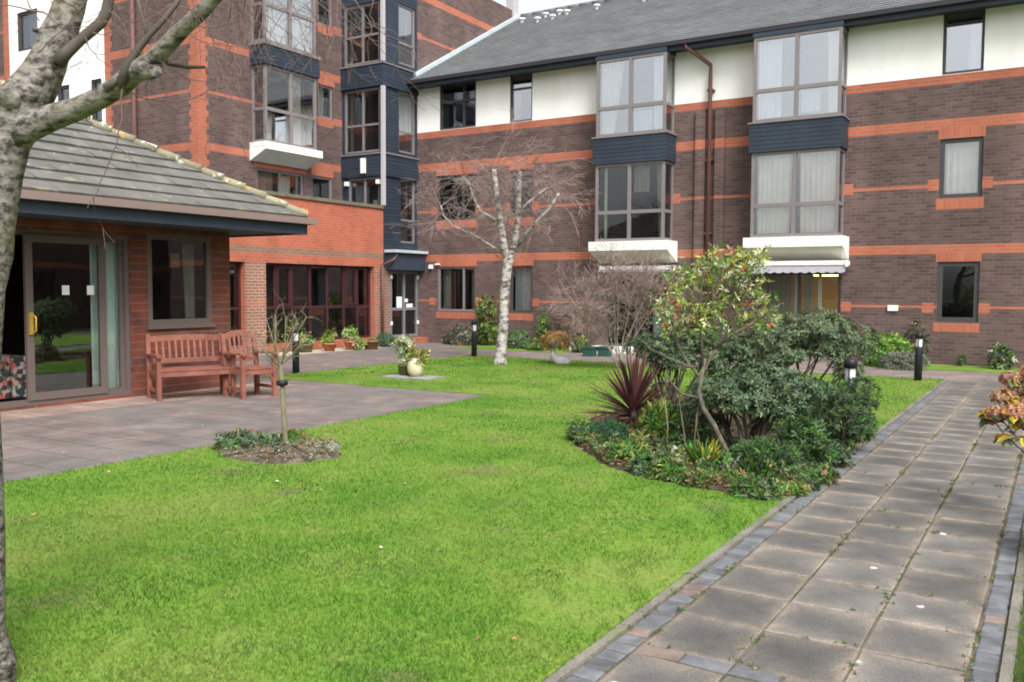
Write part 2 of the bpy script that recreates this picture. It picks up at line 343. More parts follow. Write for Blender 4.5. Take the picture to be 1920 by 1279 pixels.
def slabmat():
    m = bpy.data.materials.new('slab'); m.use_nodes = True
    t = m.node_tree; b = t.nodes['Principled BSDF']; N = t.nodes.new; L = t.links.new
    uv = N('ShaderNodeUVMap'); sp = N('ShaderNodeSeparateXYZ'); L(uv.outputs[0], sp.inputs[0])
    def edge(o):
        a = N('ShaderNodeMath'); a.operation = 'SUBTRACT'; a.inputs[0].default_value = .5; L(o, a.inputs[1])
        c = N('ShaderNodeMath'); c.operation = 'ABSOLUTE'; L(a.outputs[0], c.inputs[0]); return c.outputs[0]
    mx = N('ShaderNodeMath'); mx.operation = 'MAXIMUM'; L(edge(sp.outputs[0]), mx.inputs[0]); L(edge(sp.outputs[1]), mx.inputs[1])
    tc = N('ShaderNodeTexCoord')
    n = N('ShaderNodeTexNoise'); n.inputs['Scale'].default_value = 5; n.inputs['Detail'].default_value = 7; n.inputs['Roughness'].default_value = .65
    L(tc.outputs['Object'], n.inputs['Vector'])
    ad = N('ShaderNodeMath'); ad.operation = 'MULTIPLY_ADD'; ad.inputs[1].default_value = .62; L(n.outputs['Fac'], ad.inputs[0]); L(mx.outputs[0], ad.inputs[2])
    r = N('ShaderNodeValToRGB'); e = r.color_ramp.elements
    e[0].position = .48; e[0].color = (.108, .103, .098, 1); e[1].position = .83; e[1].color = (.225, .188, .155, 1)
    x = e.new(.70); x.color = (.140, .128, .115, 1)
    L(ad.outputs[0], r.inputs[0])
    g = N('ShaderNodeNewGeometry'); mr = N('ShaderNodeMapRange'); mr.inputs['To Min'].default_value = .80; mr.inputs['To Max'].default_value = 1.18
    L(g.outputs['Random Per Island'], mr.inputs['Value'])
    n2 = N('ShaderNodeTexNoise'); n2.inputs['Scale'].default_value = 90; n2.inputs['Detail'].default_value = 4; L(tc.outputs['Object'], n2.inputs['Vector'])
    mr2 = N('ShaderNodeMapRange'); mr2.inputs['From Min'].default_value = .3; mr2.inputs['From Max'].default_value = .7; mr2.inputs['To Min'].default_value = .74; mr2.inputs['To Max'].default_value = 1.26
    L(n2.outputs['Fac'], mr2.inputs['Value'])
    mu = N('ShaderNodeMath'); mu.operation = 'MULTIPLY'; L(mr.outputs[0], mu.inputs[0]); L(mr2.outputs[0], mu.inputs[1])
    nb = N('ShaderNodeTexNoise'); nb.inputs['Scale'].default_value = 2.1; nb.inputs['Detail'].default_value = 8; nb.inputs['Roughness'].default_value = .7; L(tc.outputs['Object'], nb.inputs['Vector'])
    mb_ = N('ShaderNodeMapRange'); mb_.inputs['From Min'].default_value = .35; mb_.inputs['From Max'].default_value = .65; mb_.inputs['To Min'].default_value = .74; mb_.inputs['To Max'].default_value = 1.22; L(nb.outputs['Fac'], mb_.inputs['Value'])
    mu2 = N('ShaderNodeMath'); mu2.operation = 'MULTIPLY'; L(mu.outputs[0], mu2.inputs[0]); L(mb_.outputs[0], mu2.inputs[1]); mu = mu2
    h = N('ShaderNodeHueSaturation'); L(r.outputs[0], h.inputs['Color']); L(mu.outputs[0], h.inputs['Value'])
    v = N('ShaderNodeTexVoronoi'); v.inputs['Scale'].default_value = 2.3
    n4 = N('ShaderNodeTexNoise'); n4.inputs['Scale'].default_value = 25
    L(tc.outputs['Object'], n4.inputs['Vector'])
    vm = N('ShaderNodeVectorMath'); vm.operation = 'SCALE'; vm.inputs['Scale'].default_value = .035; L(n4.outputs['Color'], vm.inputs[0])
    va = N('ShaderNodeVectorMath'); L(tc.outputs['Object'], va.inputs[0]); L(vm.outputs[0], va.inputs[1])
    L(va.outputs[0], v.inputs['Vector'])
    q = N('ShaderNodeMapRange'); q.inputs['From Min'].default_value = .062; q.inputs['From Max'].default_value = .045; q.inputs['To Max'].default_value = .85
    L(v.outputs['Distance'], q.inputs['Value'])
    m2 = N('ShaderNodeMix'); m2.data_type = 'RGBA'; m2.inputs['B'].default_value = (.50, .48, .44, 1)
    L(q.outputs[0], m2.inputs['Factor']); L(h.outputs[0], m2.inputs['A']); L(m2.outputs['Result'], b.inputs['Base Color'])
    bp = N('ShaderNodeBump'); bp.inputs['Strength'].default_value = .35; bp.inputs['Distance'].default_value = .006
    L(n2.outputs['Fac'], bp.inputs['Height']); L(bp.outputs[0], b.inputs['Normal'])
    b.inputs['Roughness'].default_value = .8; b.inputs['Specular IOR Level'].default_value = .3
    MATS['slab'] = m
slabmat()
mat('paver_blue', (.122, .126, .136), .8, noise=.3, nscale=9, island=.18)
mat('paver_pink', (.185, .142, .122), .8, noise=.3, nscale=9, island=.2)

# ------------------------------------------------------------------ mesh building
ORG = {}
class MB:
    def __init__(s): s.v = []; s.f = []; s.mi = []; s.uv = []; s.sm = []
    def face(s, pts, mi=0, uv=None, smooth=False):
        i = len(s.v); s.v += [tuple(p) for p in pts]; s.f.append(tuple(range(i, i + len(pts)))); s.mi.append(mi); s.sm.append(smooth)
        if uv is None:
            a, b, c = Vector(pts[0]), Vector(pts[1]), Vector(pts[2])
            n = (b - a).cross(c - a)
            if n.length > 0: n.normalize()
            if abs(n.z) > .7: uv = [(p[0], p[1]) for p in pts]
            elif abs(n.x) > abs(n.y): uv = [(p[1], p[2]) for p in pts]
            else: uv = [(p[0], p[2]) for p in pts]
        s.uv += list(uv)
    def box(s, x0, y0, z0, x1, y1, z1, mi=0):
        x0, x1 = min(x0, x1), max(x0, x1); y0, y1 = min(y0, y1), max(y0, y1); z0, z1 = min(z0, z1), max(z0, z1)
        P = [(x0, y0, z0), (x1, y0, z0), (x1, y1, z0), (x0, y1, z0), (x0, y0, z1), (x1, y0, z1), (x1, y1, z1), (x0, y1, z1)]
        s.hexa(P, mi)
    def hexa(s, P, mi=0):
        for q in ((3, 2, 1, 0), (4, 5, 6, 7), (0, 1, 5, 4), (1, 2, 6, 5), (2, 3, 7, 6), (3, 0, 4, 7)):
            s.face([P[k] for k in q], mi)
    def bar(s, p, q, wd, ht, mi=0, up=(0, 0, 1)):
        p = Vector(p); q = Vector(q); d = (q - p).normalized(); u = Vector(up)
        if abs(d.dot(u)) > .98: u = Vector((1, 0, 0))
        a = d.cross(u).normalized(); c = a.cross(d).normalized()
        a *= wd / 2; c *= ht / 2
        s.hexa([p - a - c, p + a - c, q + a - c, q - a - c, p - a + c, p + a + c, q + a + c, q - a + c], mi)
    def tube(s, pts, rad, n=6, mi=0, cap=True, wob=0, rng=None):
        pts = [Vector(p) for p in pts]; k = len(pts)
        if not hasattr(rad, '__len__'): rad = [rad] * k
        base = len(s.v); ref = None
        for i in range(k):
            d = (pts[min(i + 1, k - 1)] - pts[max(i - 1, 0)])
            d = d.normalized() if d.length > 1e-9 else Vector((0, 0, 1))
            if ref is None:
                ref = Vector((1, 0, 0)) if abs(d.x) < .8 else Vector((0, 1, 0))
            a = (ref - d * ref.dot(d)).normalized(); ref = a; b = d.cross(a)
            for j in range(n):
                t = 2 * math.pi * j / n
                r = rad[i] * (1 + (rng.uniform(-wob, wob) if rng else 0))
                s.v.append(tuple(pts[i] + a * (math.cos(t) * r) + b * (math.sin(t) * r)))
        for i in range(k - 1):
            for j in range(n):
                j2 = (j + 1) % n
                s.f.append((base + i * n + j, base + i * n + j2, base + (i + 1) * n + j2, base + (i + 1) * n + j)); s.mi.append(mi); s.sm.append(True)
                s.uv += [(j / n, i), (j2 / n, i), (j2 / n, i + 1), (j / n, i + 1)]
        if cap:
            s.f.append(tuple(base + (k - 1) * n + j for j in range(n))); s.mi.append(mi); s.sm.append(False); s.uv += [(0, 0)] * n
            s.f.append(tuple(base + j for j in reversed(range(n)))); s.mi.append(mi); s.sm.append(False); s.uv += [(0, 0)] * n
    def lathe(s, prof, c=(0, 0, 0), n=20, mi=0, smooth=True):
        base = len(s.v)
        for r, z in prof:
            for j in range(n):
                t = 2 * math.pi * j / n; s.v.append((c[0] + r * math.cos(t), c[1] + r * math.sin(t), c[2] + z))
        for i in range(len(prof) - 1):
            for j in range(n):
                j2 = (j + 1) % n
                s.f.append((base + i * n + j, base + i * n + j2, base + (i + 1) * n + j2, base + (i + 1) * n + j)); s.mi.append(mi); s.sm.append(smooth)
                s.uv += [(j / n, i), (j2 / n, i), (j2 / n, i + 1), (j / n, i + 1)]
    def build(s, name, mats, parent=None, local=False):
        if isinstance(mats, str): mats = [mats]
        me = bpy.data.meshes.new(name)
        o = bpy.data.objects.new(name, me); COL.objects.link(o)
        off = Vector((0, 0, 0))
        if parent is not None:
            o.parent = parent
            off = ORG.get(parent.name, Vector((0, 0, 0))); ORG[o.name] = off
            if local: off = Vector((0, 0, 0))
        V = [(a - off.x, b - off.y, c - off.z) for a, b, c in s.v] if off.length else s.v
        me.from_pydata(V, [], s.f)
        for mn in mats: me.materials.append(MATS[mn])
        me.polygons.foreach_set('material_index', s.mi)
        me.polygons.foreach_set('use_smooth', s.sm)
        uvl = me.uv_layers.new(name='UVMap')
        uvl.data.foreach_set('uv', np.array(s.uv, dtype=np.float32).ravel())
        me.update()
        return o

def tag(o, label=None, cat=None, group=None, kind=None):
    if label: o['label'] = label
    if cat: o['category'] = cat
    if group: o['group'] = group
    if kind: o['kind'] = kind
    return o
def thing(name, loc, label, cat, group=None, rz=0.0):
    o = bpy.data.objects.new(name, None); COL.objects.link(o)
    o.empty_display_size = .2
    o.location = loc; o.rotation_euler = (0, 0, rz)
    ORG[o.name] = Vector(loc) if rz == 0 else Vector((0, 0, 0))
    return tag(o, label, cat, group)
def copy_thing(root, loc, rz, label):
    r = root.copy(); COL.objects.link(r); r.location = loc; r.rotation_euler = (0, 0, rz); r['label'] = label
    for ch in list(root.children):
        c = ch.copy(); COL.objects.link(c); c.parent = r
        for g in list(ch.children):
            d = g.copy(); COL.objects.link(d); d.parent = c
    return r

# ------------------------------------------------------------------ facades
class Fac:
    """u runs to the right seen from outside, d is outward"""
    def __init__(s, kind, c): s.k = kind; s.c = c
    def p(s, u, z, d=0.0):
        return (u, s.c - d, z) if s.k == 'Y' else (s.c + d, u, z)
    def box(s, mb, u0, u1, z0, z1, d0, d1, mi=0):
        a = s.p(u0, z0, d0); b = s.p(u1, z1, d1); mb.box(a[0], a[1], a[2], b[0], b[1], b[2], mi)
    def quad(s, mb, u0, u1, z0, z1, d=0.0, mi=0):
        mb.face([s.p(u0, z0, d), s.p(u1, z0, d), s.p(u1, z1, d), s.p(u0, z1, d)], mi)
    def wall(s, mb, u0, u1, z0, z1, openings, patches, reveal=.12, base=0):
        us = {u0, u1}; zs = {z0, z1}
        for a, b, c, d in openings: us |= {a, b}; zs |= {c, d}
        for a, b, c, d, _ in patches: us |= {a, b}; zs |= {c, d}
        us = sorted(x for x in us if u0 <= x <= u1); zs = sorted(x for x in zs if z0 <= x <= z1)
        for i in range(len(us) - 1):
            if us[i + 1] - us[i] < 1e-5: continue
            um = (us[i] + us[i + 1]) / 2
            run = None
            def flush():
                if run: s.quad(mb, us[i], us[i + 1], run[0], run[1], 0, run[2])
            for j in range(len(zs) - 1):
                if zs[j + 1] - zs[j] < 1e-5: continue
                zm = (zs[j] + zs[j + 1]) / 2
                if any(a < um < b and c < zm < d for a, b, c, d in openings): mi = None
                else:
                    mi = base
                    for a, b, c, d, k in patches:
                        if a < um < b and c < zm < d: mi = k
                if run and run[2] == mi: run = (run[0], zs[j + 1], mi)
                else:
                    flush(); run = (zs[j], zs[j + 1], mi) if mi is not None else None
            flush()
        for a, b, c, d in openings:
            r = -reveal
            mb.face([s.p(a, c, 0), s.p(a, d, 0), s.p(a, d, r), s.p(a, c, r)], base)
            mb.face([s.p(b, c, 0), s.p(b, c, r), s.p(b, d, r), s.p(b, d, 0)], base)
            mb.face([s.p(a, c, 0), s.p(a, c, r), s.p(b, c, r), s.p(b, c, 0)], base)
            mb.face([s.p(a, d, 0), s.p(b, d, 0), s.p(b, d, r), s.p(a, d, r)], base)
    def room(s, mb, u0, u1, z0, z1, depth, d0=-.12, mi=0, wide=.0):
        u0 -= wide; u1 += wide; e = -depth
        mb.face([s.p(u0, z0, e), s.p(u1, z0, e), s.p(u1, z1, e), s.p(u0, z1, e)], mi)
        mb.face([s.p(u0, z0, d0), s.p(u0, z1, d0), s.p(u0, z1, e), s.p(u0, z0, e)], mi)
        mb.face([s.p(u1, z0, d0), s.p(u1, z0, e), s.p(u1, z1, e), s.p(u1, z1, d0)], mi)
        mb.face([s.p(u0, z0, d0), s.p(u0, z0, e), s.p(u1, z0, e), s.p(u1, z0, d0)], mi)
        mb.face([s.p(u0, z1, d0), s.p(u1, z1, d0), s.p(u1, z1, e), s.p(u0, z1, e)], mi)
    def curtain(s, mb, u0, u1, z0, z1, d, amp=.025, wl=.11, gather=None, mi=0):
        n = max(6, int((u1 - u0) / wl * 6)); rows = [z0, z0 + (z1 - z0) * .45, z1]
        rng = random.Random(int(u0 * 1000 + z0 * 77)); ph = rng.uniform(0, 6)
        def pt(i, z):
            t = i / n; uu = u0 + (u1 - u0) * t
            if gather:
                f = (z1 - z) / (z1 - z0)
                uu = u0 + (uu - u0) * (1 - gather * f) if gather > 0 else u1 - (u1 - uu) * (1 + gather * f)
            a = 2 * math.pi * (u0 + (u1 - u0) * t) / wl + ph + 1.3 * math.sin(5 * t + ph)
            return s.p(uu, z, d + amp * math.sin(a))
        base = len(mb.v)
        for z in rows:
            for i in range(n + 1): mb.v.append(pt(i, z))
        for r in range(len(rows) - 1):
            for i in range(n):
                mb.f.append((base + r * (n + 1) + i, base + r * (n + 1) + i + 1, base + (r + 1) * (n + 1) + i + 1, base + (r + 1) * (n + 1) + i)); mb.mi.append(mi); mb.sm.append(True)
                mb.uv += [(i / n, 0), ((i + 1) / n, 0), ((i + 1) / n, 1), (i / n, 1)]

def frame_bars(f, mb, u0, u1, z0, z1, d0, d1, fw=.06, mull=(), trans=(), mw=None, gap=0.0):
    """outer frame plus bars, pieces butted; returns pane rectangles"""
    mw = mw or fw
    f.box(mb, u0, u0 + fw, z0, z1, d0, d1); f.box(mb, u1 - fw, u1, z0, z1, d0, d1)
    f.box(mb, u0 + fw, u1 - fw, z0, z0 + fw, d0, d1); f.box(mb, u0 + fw, u1 - fw, z1 - fw, z1, d0, d1)
    us = [u0 + fw] ; ms = sorted(mull)
    cols = []
    a = u0 + fw
    for q in ms:
        f.box(mb, q - mw / 2, q + mw / 2, z0 + fw, z1 - fw, d0, d1); cols.append((a, q - mw / 2)); a = q + mw / 2
    cols.append((a, u1 - fw))
    panes = []
    for (a, b) in cols:
        c = z0 + fw
        for q in sorted(trans):
            f.box(mb, a, b, q - mw / 2, q + mw / 2, d0 + .004, d1 - .004); panes.append((a, b, c, q - mw / 2)); c = q + mw / 2
        panes.append((a, b, c, z1 - fw))
    return panes

def window(f, root, u0, u1, z0, z1, fm='frame_dark', mull=(), trans=(), fw=.06, glass='glass', curtains=(), dep=.09, name='window', sill=None, mw=None, top_panel=None, label=None):
    mb = MB()
    zt = z1
    panes = frame_bars(f, mb, u0, u1, z0, zt, -dep - .02, -dep + .05, fw, mull, trans, mw)
    if sill: f.box(mb, u0 - .03, u1 + .03, z0 - .035, z0 - .002, -dep, .05)
    o = mb.build(name, fm, root)
    if label: o['label'] = label
    g = MB()
    for a, b, c, d in panes: f.box(g, a - .01, b + .01, c - .01, d + .01, -dep + .008, -dep + .014)
    g.build('pane', glass, o)
    for (a, b, c, d, mt, ga) in curtains:
        cm = MB(); f.curtain(cm, a, b, c, d, -dep - .16, gather=ga); cm.build('curtain', mt, o)
    return o

def bay(f, root, u0, u1, z0, z1, depth, fm, mull, trans, curtains=(), glass='glass', fw=.07, name='bay_window', side=True, open_sash=None):
    mb = MB()
    d1 = depth; d0 = depth - .07
    panes = frame_bars(f, mb, u0, u1, z0, z1, d0, d1, fw, mull, trans, mw=.09)
    g = MB()
    for a, b, c, d in panes:
        f.box(g, a - .01, b + .01, c - .01, d + .01, d1 - .045, d1 - .039)
    for ua, ub in ((u0, u0 + .06), (u1 - .06, u1)):
        f.box(mb, ua, ub, z0, z0 + fw, .0, d0); f.box(mb, ua, ub, z1 - fw, z1, .0, d0); f.box(mb, ua, ub, z0 + fw, z1 - fw, .0, .06)
        for q in trans: f.box(mb, ua, ub, q - .04, q + .04, .06, d0)
        m_ = (ua + ub) / 2
        f.box(g, m_ - .003, m_ + .003, z0 + fw - .01, z1 - fw + .01, .05, d0 + .01)
    o = mb.build(name, fm, root)
    g.build('pane', glass, o)
    for (a, b, c, d, mt, ga) in curtains:
        cm = MB(); f.curtain(cm, a, b, c, d, depth - .17, gather=ga); cm.build('curtain', mt, o)
    return o

def bay_shell(f, mb, u0, u1, z0, z1, depth, mi=0):
    """floor and ceiling slabs are made by the panels; thin slab only"""
    f.box(mb, u0, u1, z0, z1, 0.002, depth, mi)

# ================================================================== RIGHT WING
YF = 21.6
FR = Fac('Y', YF)
rw = thing('apartment_building', (-6, YF, 0), 'long brown brick apartment wing under a grey slate roof with white upper panels', 'building')
UL, UR, ZT = -16.65, 5.0, 7.62
W = dict(W1t=(-15.81, -14.53, 6.30, 7.62), W2t=(-13.37, -12.65, 6.30, 7.62), W3t=(-2.35, -1.55, 6.30, 7.62),
         W1m=(-15.91, -14.53, 3.64, 4.96), W2m=(-13.35, -12.63, 3.64, 4.96), W3m=(-2.34, -1.50, 3.64, 4.92),
         W1g=(-15.90, -14.52, .96, 2.28), W2g=(-13.35, -12.61, .96, 2.28), W3g=(-2.31, -1.49, .95, 2.26),
         B1t=(-10.38, -8.48, 5.56, 7.62), B1m=(-10.38, -8.48, 2.90, 4.86), B2t=(-6.30, -4.32, 5.56, 7.62), B2m=(-6.30, -4.32, 2.90, 4.86),
         D1=(-10.36, -8.59, .12, 2.06), D2=(-6.25, -4.34, .12, 2.06))
wall = MB()
pat = []
ORA, SOL, WHI = 1, 2, 3
pat += [(UL, UR, 6.10, 6.29, ORA), (UL, UR, 5.12, 5.35, ORA), (UL, UR, 2.43, 2.64, ORA), (UL, UR, 3.88, 3.95, ORA), (UL, UR, 1.24, 1.30, ORA)]
pat += [(UL, UR, 6.29, ZT, WHI)]
for k in ('W1m', 'W2m', 'W3m'):
    a, b, c, d = W[k]
    pat += [(a - .04, b + .03, d, 5.14, SOL), (a - .05, b + .04, c - .24, c, SOL)]
    pat += [(a - .22, a, 3.82, 4.06, ORA), (b, b + .20, 3.82, 4.06, ORA)]
for k in ('W1g', 'W2g', 'W3g'):
    a, b, c, d = W[k]
    pat += [(a - .04, b + .03, d, 2.45, SOL), (a - .06, b + .03, c - .22, c - .02, SOL), (a - .3, a - .06, 1.14, 1.36, ORA), (b, b + .22, 1.14, 1.36, ORA)]
for a, b in ((-10.38, -8.48), (-6.30, -4.32)):
    pat += [(a - .2, a, 3.82, 4.06, ORA), (b, b + .2, 3.82, 4.06, ORA), (b, b + .22, 1.14, 1.36, ORA)]
FR.wall(wall, UL, UR, -.1, ZT, [v for v in W.values()], pat)
# pilasters beside the downpipe
for a, b in ((-7.88, -7.62), (-7.38, -7.14)):
    for z0, z1, mi in ((-.1, 2.43, 0), (2.43, 2.64, 1), (2.64, 3.88, 0), (3.88, 3.95, 1), (3.95, 5.12, 0), (5.12, 5.35, 1), (5.35, 6.10, 0)):
        FR.box(wall, a, b, z0, z1, .0, .09, mi)
# gable and back walls
wall.face([(UR, YF, -.1), (UR, 33, -.1), (UR, 33, ZT), (UR, 27.3, 11.2), (UR, YF, ZT)], 0)
wall.face([(UL, 33, -.1), (UL, 33, ZT), (UR, 33, ZT), (UR, 33, -.1)], 0)
wall.build('wall', ['brick_dark', 'brick_band', 'brick_soldier', 'render_white'], rw)
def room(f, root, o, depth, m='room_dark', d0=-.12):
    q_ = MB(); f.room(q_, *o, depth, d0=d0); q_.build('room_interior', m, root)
for k, o in W.items(): room(FR, rw, o, 3.0 if k == 'D2' else 1.6, 'room_warm_glow' if k == 'D2' else 'room_dark')
lm = MB(); FR.box(lm, -5.2, -4.5, 1.98, 2.05, -1.6, -.8); lm.build('ceiling_lamp', 'lamp_glow', rw)

def cz(u0, u1, z0, z1, mt, g=None): return (u0, u1, z0, z1, mt, g)
# single windows
a, b, c, d = W['W1t']; window(FR, rw, a, b, c, d, 'frame_dark', mull=[-14.98], trans=[7.1], curtains=[])
a, b, c, d = W['W2t']; window(FR, rw, a, b, c, d, 'frame_dark', trans=[7.22], fw=.05, curtains=[cz(a, a + .22, c, 7.2, 'curtain_net')], glass='glass_sky')
a, b, c, d = W['W3t']; window(FR, rw, a, b, c, d, 'frame_dark', trans=[7.36], fw=.06, curtains=[cz(b - .3, b, c, 7.34, 'curtain_net')], glass='glass_sky')
a, b, c, d = W['W1m']; window(FR, rw, a, b, c, d, 'frame_dark', mull=[-15.0])
a, b, c, d = W['W2m']; window(FR, rw, a, b, c, d, 'frame_dark', curtains=[cz(a, a + .2, c, d, 'curtain_dim')])
a, b, c, d = W['W3m']; window(FR, rw, a, b, c, d, 'frame_dark', fw=.09, curtains=[cz(a + .05, b - .05, c, d, 'curtain_cream')], glass='glass_bright')
a, b, c, d = W['W1g']; window(FR, rw, a, b, c, d, 'frame_taupe', mull=[-14.98], curtains=[cz(a + .05, a + .34, c, d, 'curtain_dim'), cz(b - .30, b - .05, c, d, 'curtain_dim')])
a, b, c, d = W['W2g']; window(FR, rw, a, b, c, d, 'frame_dark', curtains=[cz(a + .05, b - .05, c, d, 'curtain_net')])
a, b, c, d = W['W3g']; window(FR, rw, a, b, c, d, 'frame_dark', fw=.10)
# bays
BD = .60
for (u0, u1, top_c, low_c) in ((-10.38, -8.48, [cz(-10.28, -9.68, 5.64, 7.45, 'curtain_cream', .45), cz(-8.86, -8.58, 5.64, 7.45, 'curtain_white', -.1), cz(-9.38, -8.9, 5.64, 6.15, 'curtain_net')],
                            [cz(-10.20, -10.10, 2.95, 4.8, 'curtain_cream'), cz(-9.35, -8.95, 4.1, 4.8, 'curtain_dim'), cz(-8.75, -8.55, 2.95, 4.8, 'curtain_dim', -.4)]),
                           (-6.30, -4.32, [cz(-6.2, -5.68, 5.64, 7.45, 'curtain_white'), cz(-5.22, -4.8, 5.7, 6.2, 'curtain_net'), cz(-4.66, -4.42, 5.64, 7.45, 'curtain_cream', -.2)],
                            [cz(-6.2, -5.40, 2.95, 4.8, 'curtain_cream', .06), cz(-5.22, -4.42, 2.95, 4.8, 'curtain_pink', -.04)])):
    um = (u0 + u1) / 2
    bay(FR, rw, u0, u1, 5.54, 7.50, BD, 'frame_taupe', [um], [6.26], top_c, glass='glass_sky')
    bay(FR, rw, u0, u1, 2.86, 4.84, BD, 'frame_taupe', [um], [3.60], low_c, glass='glass_bright' if u0 > -8 else 'glass')
    p = MB()
    FR.box(p, u0 - .06, u1 + .06, 4.842, 5.50, .002, BD + .06, 0)
    FR.box(p, u0 - .09, u1 + .09, 5.502, 5.537, .002, BD + .09, 1)
    p.build('cladding_panel', ['navy_board', 'frame_taupe'], rw)
    p = MB(); FR.box(p, u0 - .02, u1 + .02, 7.502, 7.60, .002, BD + .02, 0); p.build('head_panel', 'navy_paint', rw)
    # white canted base
    p = MB()
    a0, a1 = u0 - .14, u1 + .14; b0, b1 = u0 + .08, u1 - .02; D = BD + .10
    zt, zm, zb = 2.855, 2.62, 2.32
    def q(*pts, mi=0): p.face([FR.p(*t) for t in pts], mi)
    q((a0, zm, D), (a1, zm, D), (a1, zt, D), (a0, zt, D))
    q((a0, zt, D), (a1, zt, D), (a1, zt, 0.002), (a0, zt, 0.002))
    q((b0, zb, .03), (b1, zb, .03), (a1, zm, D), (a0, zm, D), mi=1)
    q((a0, zt, .002), (a0, zb, .002), (b0, zb, .03), (a0, zm, D), (a0, zt, D))
    q((a1, zt, D), (a1, zm, D), (b1, zb, .03), (a1, zb, .002), (a1, zt, .002))
    p.build('canted_base', ['paint_white', 'white_in_shade'], rw)
# patio doors
for k, mt in (('D1', ()), ('D2', ())):
    a, b, c, d = W[k]
    cur = []
    if k == 'D2':
        cur = [cz(a + .05, a + .75, c, d, 'curtain_dim'), cz(-5.45, -5.30, c, d, 'curtain_white'), cz(-5.22, -5.02, c, d, 'curtain_dim'), cz(-4.9, -4.82, c, d, 'curtain_white')]
    else: cur = [cz(b - .5, b - .05, c, 1.2, 'curtain_net')]
    window(FR, rw, a, b, c, d, 'frame_dark', mull=[(a + b) / 2], curtains=cur, name='patio_door', fw=.07)
# awnings
def awning(u0, u1, z, d, scallop, nm='awning'):
    mb = MB()
    FR.box(mb, u0, u1, z, z + .10, .1, d, 0)
    FR.box(mb, u0 - .03, u0, z - .04, z + .11, d - .2, d + .02, 0); FR.box(mb, u1, u1 + .03, z - .04, z + .11, d - .2, d + .02, 0)
    o = mb.build(nm, 'paint_white', rw)
    v = MB(); n = 96; k = 11
    for i in range(n):
        ua = u0 + (u1 - u0) * i / n; ub = u0 + (u1 - u0) * (i + 1) / n
        za = z - scallop - .035 * abs(math.sin(math.pi * k * i / n)); zb = z - scallop - .035 * abs(math.sin(math.pi * k * (i + 1) / n))
        v.face([FR.p(ua, za, d - .02), FR.p(ub, zb, d - .02), FR.p(ub, z, d - .02), FR.p(ua, z, d - .02)])
    v.build('valance', 'awning_cloth', o)
mat('awning_cloth', (.42, .40, .46), .9, noise=.06)
awning(-6.30, -4.13, 2.20, .62, .15)
awning(-10.30, -8.30, 2.13, .42, .03)
# roof
SL = .55
EY, EZ = YF - .52, 7.73
RY = 27.4
def course_roof(mb, e0, e1, r0, r1, n, th=.02, mi=0, ov=.0):
    """e0->e1 eave, r0->r1 top; each course lifts its lower edge"""
    e0, e1, r0, r1 = map(Vector, (e0, e1, r0, r1))
    nrm = (e1 - e0).cross(r0 - e0).normalized()
    if nrm.z < 0: nrm = -nrm
    Ls = (r0 - e0).length
    for k in range(n):
        a, b = k / n, (k + 1) / n
        p0 = e0.lerp(r0, a); p1 = e1.lerp(r1, a); q0 = e0.lerp(r0, b); q1 = e1.lerp(r1, b)
        up = nrm * th
        w0 = (p0 - e0).dot((e1 - e0).normalized()); wl = (p1 - p0).length; w1 = (q0 - e0).dot((e1 - e0).normalized()); wq = (q1 - q0).length
        mb.face([p0 + up, p1 + up, q1 + nrm * .001, q0 + nrm * .001], mi, uv=[(w0, a * Ls), (w0 + wl, a * Ls), (w1 + wq, b * Ls), (w1, b * Ls)])
        mb.face([p0, p1, p1 + up, p0 + up], mi)
roof = MB()
RX0, RX1 = UL - .26, UR + .4
course_roof(roof, (RX0, EY, EZ), (RX1, EY, EZ), (RX0, RY, EZ + SL * (RY - EY)), (RX1, RY, EZ + SL * (RY - EY)), 33, .014)
roof.face([(RX1, 33.8, EZ), (RX0, 33.8, EZ), (RX0, RY, EZ + SL * (RY - EY)), (RX1, RY, EZ + SL * (RY - EY))], 0)
ro = roof.build('roof', 'roof_slate', rw)
rt = MB(); z = EZ + SL * (RY - EY)
for i in range(48):
    x = RX0 + i * .46; rt.tube([(x, RY, z - .03), (x + .45, RY, z - .03)], [.12, .125], 10)
rt.build('ridge_tiles', 'roof_slate', ro)
mat('vent_white', (.75, .76, .78), .5)
for (px, py) in ((979, 42), (1008, 41), (1023, 32), (1036, 36), (1049, 27), (1063, 27), (1119, 17), (1207, 3)):
    d = ray(px, py)   # meet the slope
    t = (EZ - SL * EY - CAM_H) / (d.z - SL * d.y)
    P = CP + d * t
    v = MB(); v.lathe([(.0, .14), (.11, .13), (.13, .09), (.07, .07), (.06, -.08)], P, 12); v.build('roof_vent', 'vent_white', ro)
g = MB()
g.box(RX0, EY - .10, EZ - .11, RX1, EY + .01, EZ - .005, 0)
g.build('gutter', 'gutter_dark', rw)
g = MB(); g.box(RX0, EY + .012, EZ - .22, RX1, EY + .04, EZ - .02, 0); g.box(RX0, EY + .04, EZ - .15, RX1, YF + .01, EZ - .13, 0)
g.build('fascia', 'navy_paint', rw)
dp = MB()
dp.tube([FR.p(-8.0, 7.66, .55), FR.p(-8.0, 7.55, .55), FR.p(-7.50, 7.13, .14), FR.p(-7.50, 6.9, .14), FR.p(-7.50, .1, .14)], .05, 10)
for zz in (1.2, 3.0, 4.8, 6.5): FR.box(dp, -7.58, -7.42, zz, zz + .05, .0, .17)
dp.build('downpipe', 'pipe_maroon', rw)
v = MB(); FR.box(v, -3.31, -3.09, 1.17, 1.30, .0, .04); v.build('air_vent', 'paint_white', rw)
v = MB(); FR.box(v, -16.16, -16.06, 2.22, 2.34, .0, .10); v.build('wall_lamp', 'paint_white', rw)
v = MB(); FR.box(v, -15.9, -15.8, 2.33, 2.37, .0, .14); v.build('alarm_box', 'paint_white', rw)
